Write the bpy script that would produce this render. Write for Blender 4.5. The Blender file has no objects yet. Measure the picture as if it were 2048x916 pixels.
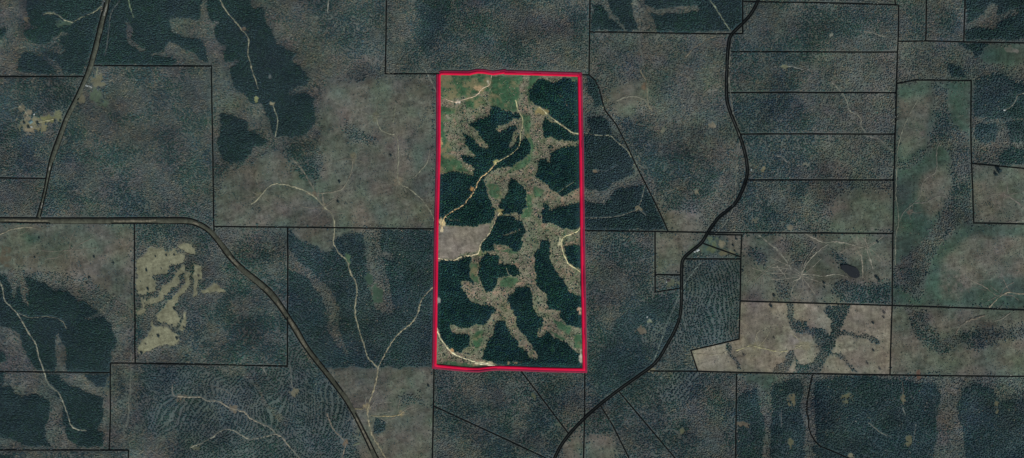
import bpy, math, random
import numpy as np
random.seed(7)
RNG = np.random.default_rng(11)

# ------------------------------------------------------------------ scale
S = 2.73                      # metres per map unit (one unit = one pixel of the 2048 x 916 survey photograph)
CX, CY = 1024.0, 458.0
MG = 150                      # forest and fields go on this many units beyond the frame
W, HH = 2048 + 2*MG, 916 + 2*MG
def lin(c):
    c = np.asarray(c, float)/255.0
    return np.where(c <= 0.04045, c/12.92, ((c+0.055)/1.055)**2.4)
KG = 0.80                     # what a flat sunlit surface of albedo 1 returns
KT = 0.50                     # same for crowns, which shade one another
def gcol(c, k=KG): return tuple(float(v) for v in np.clip(lin(c)/k, 0, 0.9))

# ------------------------------------------------------------------ noise
def vnoise(x, y, seed):
    r = np.random.default_rng(seed).random((256, 256)).astype(np.float32)
    xi = np.floor(x).astype(np.int32); yi = np.floor(y).astype(np.int32)
    fx = (x-xi).astype(np.float32); fy = (y-yi).astype(np.float32)
    fx = fx*fx*(3-2*fx); fy = fy*fy*(3-2*fy)
    a = r[yi & 255, xi & 255]; b = r[yi & 255, (xi+1) & 255]
    c = r[(yi+1) & 255, xi & 255]; d = r[(yi+1) & 255, (xi+1) & 255]
    return (a*(1-fx)+b*fx)*(1-fy) + (c*(1-fx)+d*fx)*fy
def fbm(x, y, scale, octv=4, seed=0, gain=0.5):
    s = 0; a = 1; t = 0; f = 1/scale
    for k in range(octv):
        s = s + a*vnoise(x*f+17.3*k, y*f+9.1*k, seed*31+k); t += a; a *= gain; f *= 2.03
    return s/t - 0.5

# ------------------------------------------------------------------ traced map
X, Y = np.meshgrid(np.arange(W, dtype=np.float32)-MG, np.arange(HH, dtype=np.float32)-MG)
WX = X + 17*fbm(X, Y, 22, 5, 1, .66); WY = Y + 17*fbm(X, Y, 22, 5, 2, .66)      # ragged stand edges
def inside(poly, wx=None, wy=None, pad=10):
    wx = WX if wx is None else wx; wy = WY if wy is None else wy
    p = np.array(poly, float)
    x0 = max(int(p[:, 0].min())-pad+MG, 0); x1 = min(int(p[:, 0].max())+pad+MG, W)
    y0 = max(int(p[:, 1].min())-pad+MG, 0); y1 = min(int(p[:, 1].max())+pad+MG, HH)
    m = np.zeros((HH, W), bool)
    gx = wx[y0:y1, x0:x1]; gy = wy[y0:y1, x0:x1]; r = np.zeros(gx.shape, bool)
    n = len(p)
    for i in range(n):
        ax, ay = p[i]; bx, by = p[(i+1) % n]
        if ay == by: continue
        c = ((ay > gy) != (by > gy)) & (gx < (bx-ax)*(gy-ay)/(by-ay)+ax)
        r ^= c
    m[y0:y1, x0:x1] = r
    return m
PARCEL = [(881,148),(940,148),(957,144),(985,147),(1008,144),(1009,147),(1158,151),(1161,300),(1163,450),(1168,740),(1000,735),(957,738),(871,732),(875,440),(879,300)]
IN = inside(PARCEL, X, Y)
def frame_ext(p):          # a polygon that touches the frame goes on beyond it
    o = []
    for x, y in p:
        if x <= 0: x = -MG-20
        if x >= 2048: x = 2048+MG+20
        if y <= 0: y = -MG-20
        if y >= 916: y = 916+MG+20
        o.append((x, y))
    return o
# cover kinds: P closed pine, D thinned pine, R planted rows, H leafless hardwood, M mixed wood, C cut-over, G green, T tan field
KINDS = 'PDRHMCGTBF'
COV = np.full((HH, W), KINDS.index('M'), np.int8)
def put(kind, poly, straight=False, only_out=True):
    m = inside(frame_ext(poly), X if straight else None, Y if straight else None)
    if only_out: m &= ~IN
    COV[m] = KINDS.index(kind)
POLYS = [
 ('M',1,[(0,131),(425,131),(427,437),(0,437)]),
 ('H',0,[(0,0),(52,0),(54,34),(60,60),(50,70),(90,110),(40,110),(35,140),(130,151),(0,151),(0,80),(8,76),(14,60),(0,50)]),
 ('P',0,[(52,0),(54,34),(60,48),(73,54),(60,60),(50,60),(51,73),(75,90),(100,85),(110,73),(126,63),(141,67),(122,75),(120,90),(133,98),(124,108),(93,102),(90,110),(113,125),(133,148),(166,151),(186,100),(200,50),(215,0)]),
 ('P',0,[(45,103),(75,110),(90,124),(115,148),(75,150),(35,138),(38,115)]),
 ('P',0,[(0,50),(12,58),(8,75),(0,78)]),
 ('H',0,[(340,0),(640,0),(640,310),(430,330),(426,131),(300,131)]),
 ('P',0,[(215,0),(404,0),(400,35),(388,42),(345,33),(340,45),(345,63),(370,75),(400,78),(408,88),(414,110),(413,123),(400,120),(383,105),(360,93),(338,87),(329,100),(310,110),(300,114),(338,114),(355,123),(350,130),(186,130),(198,90),(208,40)]),
 ('H',0,[(251,45),(261,48),(264,80),(289,98),(286,103),(256,93),(251,63)]),
 ('P',0,[(418,15),(425,0),(481,0),(503,18),(518,13),(528,23),(531,43),(543,55),(551,88),(579,100),(599,110),(584,121),(601,133),(621,156),(611,168),(579,186),(584,193),(609,187),(629,196),(629,245),(611,268),(584,275),(551,274),(541,258),(526,225),(523,208),(506,206),(496,193),(473,181),(458,156),(463,133),(478,123),(448,123),(446,100),(453,93),(433,80),(428,55),(440,48),(426,43),(418,33)]),
 ('P',0,[(436,228),(446,226),(473,235),(493,243),(496,263),(534,280),(521,290),(506,293),(501,310),(486,323),(461,328),(441,315),(436,295)]),
 ('M',0,[(592,0),(772,0),(770,112),(745,112),(730,100),(650,112),(640,100),(645,70),(640,40),(618,22)]),
 ('H',0,[(620,110),(770,110),(770,147),(868,147),(868,165),(800,150),(720,155),(650,165),(645,200),(645,275),(615,285),(634,245),(634,196),(625,160)]),
 ('C',0,[(650,165),(720,158),(800,152),(868,158),(869,455),(428,455),(428,390),(450,345),(500,330),(545,300),(590,290),(640,275),(640,200)]),
 ('M',0,[(562,290),(640,288),(650,340),(628,368),(600,350),(575,325)]),
 ('M',0,[(686,245),(720,258),(760,285),(730,290),(700,280)]),
 ('C',0,[(0,447),(268,447),(268,615),(240,640),(225,600),(200,585),(175,560),(130,548),(60,545),(0,540)]),
 ('H',0,[(0,535),(60,552),(130,545),(180,560),(240,600),(268,620),(268,745),(0,745)]),
 ('G',0,[(45,470),(80,465),(80,480),(50,492)]),
 ('P',0,[(0,545),(12,553),(24,568),(24,592),(28,597),(36,580),(43,572),(44,600),(55,612),(58,580),(52,556),(62,552),(80,562),(112,580),(135,585),(165,602),(180,618),(196,618),(192,628),(165,640),(205,634),(222,648),(232,686),(226,718),(220,744),(133,744),(129,690),(118,660),(112,700),(118,725),(110,742),(70,742),(55,715),(45,690),(38,665),(20,655),(0,640)]),
 ('P',0,[(0,690),(10,700),(12,725),(0,743)]),
 ('H',0,[(0,746),(220,746),(220,900),(0,900)]),
 ('P',0,[(92,746),(112,747),(120,757),(140,766),(160,775),(178,790),(205,795),(203,835),(195,860),(205,866),(207,893),(155,893),(130,875),(124,835),(122,800),(110,780),(95,765)]),
 ('P',0,[(170,747),(218,747),(215,775),(195,775),(178,760)]),
 ('P',0,[(0,772),(25,772),(28,785),(45,792),(70,788),(98,803),(98,835),(88,850),(92,875),(105,893),(60,893),(30,880),(0,870)]),
 ('P',0,[(0,746),(10,746),(8,768),(0,770)]),
 ('P',0,[(0,905),(20,910),(20,916),(0,916)]),
 ('H',0,[(222,728),(290,730),(290,916),(258,916),(256,901),(219,900)]),
 ('R',0,[(285,732),(575,735),(630,735),(690,800),(750,916),(340,916),(350,880),(320,890),(300,870),(290,840),(275,810),(285,770)]),
 ('H',0,[(430,734),(450,753),(475,752),(496,759),(516,774),(521,801),(541,826),(571,851),(584,841),(561,826),(536,809),(526,791),(521,774),(501,753),(488,733)]),
 ('H',0,[(300,880),(350,860),(360,885),(345,900),(340,916),(258,916)]),
 ('R',0,[(577,655),(630,735),(640,745),(577,735)]),
 ('M',1,[(270,448),(370,446),(410,456),(453,515),(575,650),(575,731),(270,726)]),
 ('H',0,[(427,462),(574,458),(574,500),(500,520),(460,500)]),
 ('H',0,[(270,700),(360,690),(400,700),(420,728),(270,726)]),
 ('F',0,[(275,518),(293,505),(298,497),(328,498),(335,505),(348,498),(353,508),(368,508),(369,523),(343,528),(337,533),(335,548),(305,553),(303,558),(310,563),(311,576),(288,591),(275,586),(275,530)]),
 ('F',0,[(354,489),(373,486),(388,498),(388,508),(368,500),(355,495)]),
 ('F',0,[(368,528),(370,540),(350,571),(333,591),(323,603),(295,608),(290,603),(318,593),(328,571),(345,566),(360,540)]),
 ('F',0,[(370,550),(382,543),(373,573),(360,593),(348,611),(357,643),(353,653),(315,643),(314,631),(335,606),(355,586),(368,566)]),
 ('F',0,[(391,528),(403,530),(404,556),(396,571),(389,598),(387,591),(389,556)]),
 ('F',0,[(401,583),(423,578),(431,568),(451,583),(416,587)]),
 ('F',0,[(275,623),(285,616),(286,593),(290,626),(280,632),(273,632)]),
 ('F',0,[(305,643),(310,658),(325,655),(345,662),(358,672),(358,684),(340,690),(315,692),(298,702),(290,708),(276,706),(280,692),(290,678),(304,664)]),
 ('F',0,[(370,622),(373,640),(368,658),(361,656),(366,640)]),
 ('D',0,[(577,462),(868,458),(872,735),(650,737),(577,655)]),
 ('C',0,[(577,457),(730,457),(725,465),(700,468),(672,478),(668,495),(650,503),(620,487),(600,480),(580,465)]),
 ('H',0,[(728,457),(762,457),(762,500),(785,512),(790,520),(765,515),(772,530),(776,550),(780,580),(788,610),(785,625),(768,628),(752,615),(740,585),(733,560),(733,520),(728,490),(725,465)]),
 ('H',0,[(577,495),(592,520),(625,545),(652,570),(668,595),(677,620),(676,660),(690,690),(700,715),(690,712),(675,690),(655,660),(655,620),(638,585),(620,562),(595,548),(577,540)]),
 ('C',0,[(655,735),(868,735),(866,916),(755,916),(700,810)]),
 ('M',0,[(790,798),(812,788),(845,795),(850,806),(800,808)]),
 ('D',0,[(749,838),(772,840),(772,862),(752,870)]),
 ('D',0,[(755,640),(760,640),(760,640)]),
 ('C',0,[(1168,845),(1150,865),(1125,885),(1112,916),(1168,916)]),
 ('H',0,[(1181,0),(1486,0),(1486,67),(1181,65)]),
 ('P',0,[(1184,5),(1200,10),(1215,35),(1235,50),(1252,62),(1184,62)]),
 ('P',0,[(1205,0),(1250,0),(1265,25),(1275,45),(1278,62),(1255,62),(1240,45),(1225,30),(1215,10)]),
 ('P',0,[(1285,0),(1485,0),(1485,45),(1462,64),(1315,64),(1310,40),(1300,25),(1330,28),(1370,26),(1400,17),(1395,11),(1350,16),(1310,16),(1290,8)]),
 ('H',0,[(1181,66),(1455,68),(1455,200),(1496,340),(1470,400),(1416,465),(1336,462),(1200,200),(1181,150)]),
 ('M',0,[(1240,240),(1300,240),(1330,300),(1400,310),(1440,340),(1440,380),(1400,420),(1340,420),(1300,350),(1260,290)]),
 ('C',0,[(1320,420),(1400,430),(1416,465),(1336,462)]),
 ('C',0,[(1215,175),(1290,155),(1300,190),(1260,240),(1230,225)]),
 ('H',0,[(1160,151),(1180,152),(1205,205),(1335,461),(1160,461)]),
 ('P',0,[(1175,150),(1190,160),(1200,185),(1207,212),(1190,212),(1178,190)]),
 ('P',0,[(1180,230),(1215,238),(1225,262),(1240,285),(1258,305),(1265,320),(1265,350),(1250,358),(1225,362),(1210,380),(1180,382),(1165,375),(1165,270),(1178,265),(1177,240)]),
 ('P',0,[(1168,400),(1205,408),(1220,395),(1232,378),(1265,372),(1290,370),(1310,410),(1330,452),(1332,460),(1168,460)]),
 ('H',1,[(1640,100),(1793,104),(1786,466),(1640,466),(1600,440),(1640,300),(1600,180)]),
 ('C',0,[(1660,405),(1700,378),(1786,380),(1786,464),(1660,464)]),
 ('H',1,[(1796,84),(2048,86),(2048,165),(1796,165)]),
 ('P',0,[(1930,0),(2048,0),(2048,80),(1935,80)]),
 ('H',0,[(1932,50),(1960,35),(1985,5),(1998,10),(1990,28),(2035,15),(2035,28),(2005,40),(1995,60),(1960,55),(1935,58)]),
 ('P',0,[(1895,130),(1905,126),(1915,130),(1925,140),(1937,155),(1915,155),(1900,145)]),
 ('P',0,[(1915,85),(1975,88),(1975,105),(1950,120),(1945,100),(1920,95)]),
 ('G',0,[(1975,88),(2048,88),(2048,130),(2000,128),(1958,122)]),
 ('D',0,[(1948,165),(1965,150),(2000,150),(2030,165),(2048,165),(2048,240),(1948,240)]),
 ('H',0,[(1945,235),(2048,240),(2048,336),(1945,328)]),
 ('D',0,[(1955,247),(1995,245),(1990,280),(1960,285),(1950,268)]),
 ('D',0,[(1998,312),(2020,297),(2048,310),(2048,335),(2005,330)]),
 ('D',0,[(2010,240),(2048,240),(2048,288),(2020,285),(2018,262)]),
 ('C',0,[(1945,330),(2048,338),(2048,447),(1946,445)]),
 ('G',0,[(1797,168),(1832,161),(1943,162),(1945,448),(2048,450),(2048,618),(1785,610),(1788,400)]),
 ('C',0,[(1840,350),(1905,320),(1900,400),(1860,440),(1835,400)]),
 ('C',0,[(1800,200),(1860,190),(1850,290),(1800,320)]),
 ('C',0,[(1940,470),(2048,480),(2048,540),(1960,560),(1920,600),(1880,600),(1880,520)]),
 ('M',0,[(1865,170),(1895,175),(1897,240),(1925,265),(1942,275),(1943,445),(1920,450),(1905,470),(1880,490),(1860,520),(1850,560),(1840,605),(1820,590),(1790,570),(1790,530),(1830,500),(1855,475),(1875,440),(1890,400),(1905,370),(1900,330),(1895,300),(1880,290),(1862,300),(1820,335),(1795,340),(1790,330),(1815,325),(1850,305),(1870,260),(1868,210)]),
 ('C',1,[(1785,612),(2048,620),(2048,752),(1781,749)]),
 ('M',0,[(1815,620),(1850,618),(1860,650),(1880,680),(1920,660),(2048,650),(2048,670),(2000,680),(1960,700),(1920,690),(1890,710),(1850,690),(1825,660)]),
 ('C',1,[(1484,470),(1785,468),(1784,611),(1480,602)]),
 ('H',0,[(1560,472),(1610,472),(1635,490),(1620,515),(1600,540),(1570,505)]),
 ('M',0,[(1672,560),(1700,565),(1730,568),(1784,560),(1784,610),(1690,608),(1665,590)]),
 ('M',0,[(1660,500),(1680,505),(1700,525),(1690,540),(1670,520)]),
 ('M',0,[(1488,498),(1515,500),(1530,515),(1530,530),(1518,525),(1505,510)]),
 ('M',0,[(1555,550),(1575,570),(1580,600),(1560,600),(1558,580)]),
 ('T',1,[(1480,603),(1784,612),(1780,749),(1396,743),(1382,701),(1478,678)]),
 ('M',0,[(1573,605),(1585,606),(1586,640),(1612,643),(1620,658),(1650,662),(1662,675),(1658,685),(1640,688),(1625,672),(1600,665),(1578,656),(1574,640)]),
 ('M',0,[(1655,608),(1698,610),(1690,640),(1680,665),(1672,690),(1655,720),(1640,748),(1590,748),(1590,715),(1602,725),(1625,725),(1640,700),(1635,690),(1660,670),(1662,652),(1668,642),(1650,620)]),
 ('M',0,[(1675,664),(1700,668),(1745,670),(1760,680),(1765,692),(1755,690),(1740,676),(1700,676),(1675,674)]),
 ('M',0,[(1660,702),(1682,706),(1700,725),(1716,746),(1708,747),(1690,725),(1676,712),(1660,708)]),
 ('M',0,[(1588,700),(1592,715),(1580,735),(1570,748),(1545,748),(1555,730),(1570,722),(1578,705)]),
 ('M',0,[(1448,686),(1462,686),(1462,705),(1475,722),(1483,744),(1476,743),(1466,722),(1450,705)]),
 ('R',0,[(1372,522),(1482,520),(1478,678),(1400,695),(1345,690),(1362,640)]),
 ('D',0,[(1230,640),(1300,600),(1350,590),(1362,640),(1320,720),(1280,748),(1200,800),(1190,740)]),
 ('R',0,[(1290,640),(1335,650),(1310,700),(1285,690)]),
 ('C',0,[(1312,465),(1415,467),(1366,515),(1360,548),(1312,548)]),
 ('G',0,[(1418,470),(1445,470),(1448,488),(1480,512),(1440,512),(1370,516),(1405,488)]),
 ('C',0,[(1448,470),(1482,471),(1482,514),(1455,495)]),
 ('R',0,[(1370,740),(1395,748),(1375,800),(1320,800),(1330,760)]),
 ('C',0,[(1175,870),(1230,870),(1250,916),(1170,916)]),
 ('H',1,[(1474,750),(2048,755),(2048,916),(1474,916)]),
 ('D',0,[(1474,790),(1515,775),(1522,820),(1530,850),(1510,916),(1474,916)]),
 ('D',0,[(1545,768),(1600,755),(1610,775),(1600,810),(1605,850),(1618,916),(1535,916),(1543,850)]),
 ('D',0,[(1632,765),(1720,750),(1800,760),(1870,765),(1880,800),(1872,850),(1866,916),(1625,916),(1632,850)]),
 ('R',0,[(1930,790),(1975,785),(1990,850),(1950,860),(1930,830)]),
 ('D',0,[(1922,775),(1955,768),(1985,778),(2000,800),(2048,770),(2048,916),(1945,916),(1925,860),(1915,820)]),
 ('G',0,[(1485,750),(1560,752),(1540,775),(1530,790),(1520,770),(1490,765)]),
 ('D',0,[(885,0),(900,25),(870,70),(860,118),(840,90),(845,45),(830,10)]),
]
for k, st, p in POLYS: put(k, p, bool(st))
# --- inside the marked tract
COV[IN] = KINDS.index('H')
def puti(kind, poly):
    m = inside(poly) & IN
    COV[m] = KINDS.index(kind)
for p in [
 [(875,140),(930,145),(992,150),(985,165),(975,185),(940,190),(900,200),(875,195)],
 [(990,150),(1045,150),(1040,180),(1036,225),(1015,218),(985,215),(972,200),(980,180)],
 [(870,212),(915,215),(905,240),(870,250)], [(870,300),(905,312),(925,330),(935,345),(870,345)],
 [(1060,150),(1080,150),(1065,180),(1060,215),(1055,190)], [(1140,150),(1165,150),(1165,175),(1150,170)],
 [(1046,240),(1060,240),(1058,280),(1064,290),(1062,315),(1045,335),(1018,340),(1040,322),(1058,300),(1048,270)],
 [(932,192),(960,192),(972,205),(955,215),(935,215)],
 [(1068,370),(1090,380),(1080,395),(1066,400)], [(975,370),(1000,372),(1005,395),(990,400),(980,390)],
 [(1042,232),(1064,228),(1060,262),(1068,290),(1062,322),(1045,340),(1010,346),(1028,332),(1058,312),(1060,285),(1052,262)],
 [(1048,385),(1066,390),(1062,432),(1046,434)],[(985,500),(1038,503),(1034,514),(1000,510)],[(938,523),(957,528),(958,572),(944,562)],[(872,240),(890,245),(892,280),(905,300),(872,310)],[(1098,420),(1125,420),(1120,432),(1098,430)],
 [(870,722),(900,722),(960,733),(1000,732),(930,745),(870,745)], [(1105,638),(1125,642),(1145,655),(1140,668),(1122,660)],
 [(1098,655),(1115,668),(1135,680),(1112,678)],[(1145,670),(1170,672),(1170,700),(1150,695)],
 [(1000,560),(1020,550),(1040,558),(1030,580),(1000,575)],
 [(960,640),(975,640),(960,690),(950,700),(948,670)],[(1012,490),(1035,505),(1020,508)],[(1050,428),(1056,395),(1060,410),(1056,432)],
 ]: puti('G', p)
for p in [
 [(1076,160),(1067,171),(1061,185),(1060,199),(1072,209),(1086,217),(1099,233),(1122,249),(1143,265),(1170,268),(1170,174),(1141,158),(1125,153),(1113,164),(1099,162),(1088,156)],
 [(1087,233),(1122,255),(1145,269),(1170,270),(1170,284),(1134,281),(1111,277),(1088,277),(1083,258)],
 [(1095,293),(1122,295),(1150,290),(1170,290),(1170,384),(1129,394),(1115,386),(1099,374),(1083,361),(1074,356),(1073,340),(1074,320),(1083,317),(1099,320),(1099,307),(1095,300)],
 [(989,215),(1001,216),(1031,227),(1042,233),(1037,239),(1019,242),(996,254),(995,263),(1005,264),(1019,252),(1033,247),(1034,258),(1028,272),(1017,291),(1021,297),(1028,291),(1037,272),(1042,283),(1051,274),(1060,286),(1060,304),(1044,323),(1028,332),(1008,334),(985,342),(969,358),(973,374),(978,400),(985,418),(994,420),(989,439),(980,450),(860,451),(870,356),(895,345),(916,346),(946,352),(948,338),(925,322),(920,308),(925,305),(940,313),(946,309),(930,292),(930,275),(927,266),(955,286),(971,296),(974,288),(962,272),(946,258),(939,249),(941,242),(971,235),(980,224)],
 [(1026,354),(1040,363),(1053,384),(1053,409),(1047,427),(1026,427),(1008,432),(998,416),(1003,400),(1019,384),(1019,363)],
 [(994,434),(1008,434),(1030,434),(1047,443),(1049,464),(1044,478),(1042,500),(1028,503),(1008,491),(992,487),(987,500),(969,505),(961,500),(962,487),(978,471),(989,448)],
 [(973,507),(998,514),(1001,530),(1028,530),(1040,546),(1019,551),(996,556),(994,574),(978,584),(969,581),(959,551),(959,523)],
 [(865,519),(904,523),(941,514),(943,550),(946,572),(934,562),(925,563),(918,577),(930,586),(946,604),(966,613),(992,618),(989,629),(971,648),(948,652),(930,659),(909,650),(902,650),(907,666),(923,671),(941,668),(939,691),(925,710),(909,705),(884,682),(876,664),(865,640)],
 [(1053,573),(1060,577),(1065,606),(1069,625),(1085,641),(1085,655),(1074,668),(1079,675),(1090,673),(1099,661),(1108,678),(1134,684),(1152,700),(1162,710),(1175,750),(1030,745),(987,728),(962,716),(969,698),(989,655),(998,641),(1008,641),(1019,664),(1035,689),(1058,714),(1074,721),(1076,710),(1060,689),(1035,657),(1033,639),(1019,606),(1017,597),(1030,584)],
 [(1090,404),(1099,418),(1124,416),(1140,406),(1170,400),(1172,452),(1145,461),(1122,455),(1083,445),(1081,425)],
 [(1085,482),(1099,482),(1099,512),(1108,530),(1120,550),(1129,563),(1140,581),(1175,600),(1180,661),(1140,652),(1120,634),(1120,622),(1099,620),(1090,590),(1072,570),(1069,540),(1072,510),(1081,496)],
 [(1124,491),(1136,494),(1172,491),(1175,540),(1145,535),(1134,523)],
 ]: puti('P', p)
puti('B', [(865,452),(982,451),(975,473),(959,489),(958,505),(927,512),(907,521),(865,516)])

fm = np.zeros((HH, W), bool)                       # the flooded-looking fields reach a little into their groves
F_ = COV == KINDS.index('F')
for dx in (-1, 0, 1):
    for dy in (-1, 0, 1): fm |= np.roll(np.roll(F_, dx, 1), dy, 0)
COV[fm] = KINDS.index('F')
for (a, b, c2, w_) in [((1040,250),(1020,244),(996,258),3.2),((942,258),(958,276),(973,292),4.5),((925,305),(938,306),(946,312),4),((895,235),(925,228),(972,222),5),((930,246),(955,238),(978,228),4),
                     ((1100,302),(1125,287),(1150,288),5),((1096,306),(1101,318),(1097,322),3),((1008,470),(1024,466),(1040,459),1.6),((925,566),(945,590),(985,604),4),((905,656),(930,665),(965,655),4.5),
                     ((1030,650),(1050,690),(1072,716),4.5),((1083,665),(1076,672),(1080,660),3),((1120,625),(1105,620),(1095,625),3.5),((1000,505),(1015,512),(1035,510),3),((1130,395),(1150,384),(1162,380),4.5),
                     ((1118,190),(1128,200),(1150,235),1.3),((918,440),(900,444),(890,430),1.1),((1062,520),(1058,560),(1050,572),3)]:
    q = [((1-t)**2*a[0]+2*t*(1-t)*b[0]+t*t*c2[0], (1-t)**2*a[1]+2*t*(1-t)*b[1]+t*t*c2[1]) for t in np.linspace(0, 1, 12)]
    for (x0_, y0_) in q:
        i0, j0 = int(x0_)+MG, int(y0_)+MG; sl = (slice(j0-12, j0+13), slice(i0-12, i0+13))
        mm = ((X[sl]-x0_+.35*(WX-X)[sl])**2+(Y[sl]-y0_+.35*(WY-Y)[sl])**2 < w_**2) & IN[sl]
        COV[sl] = np.where(mm, KINDS.index('H'), COV[sl])
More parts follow.
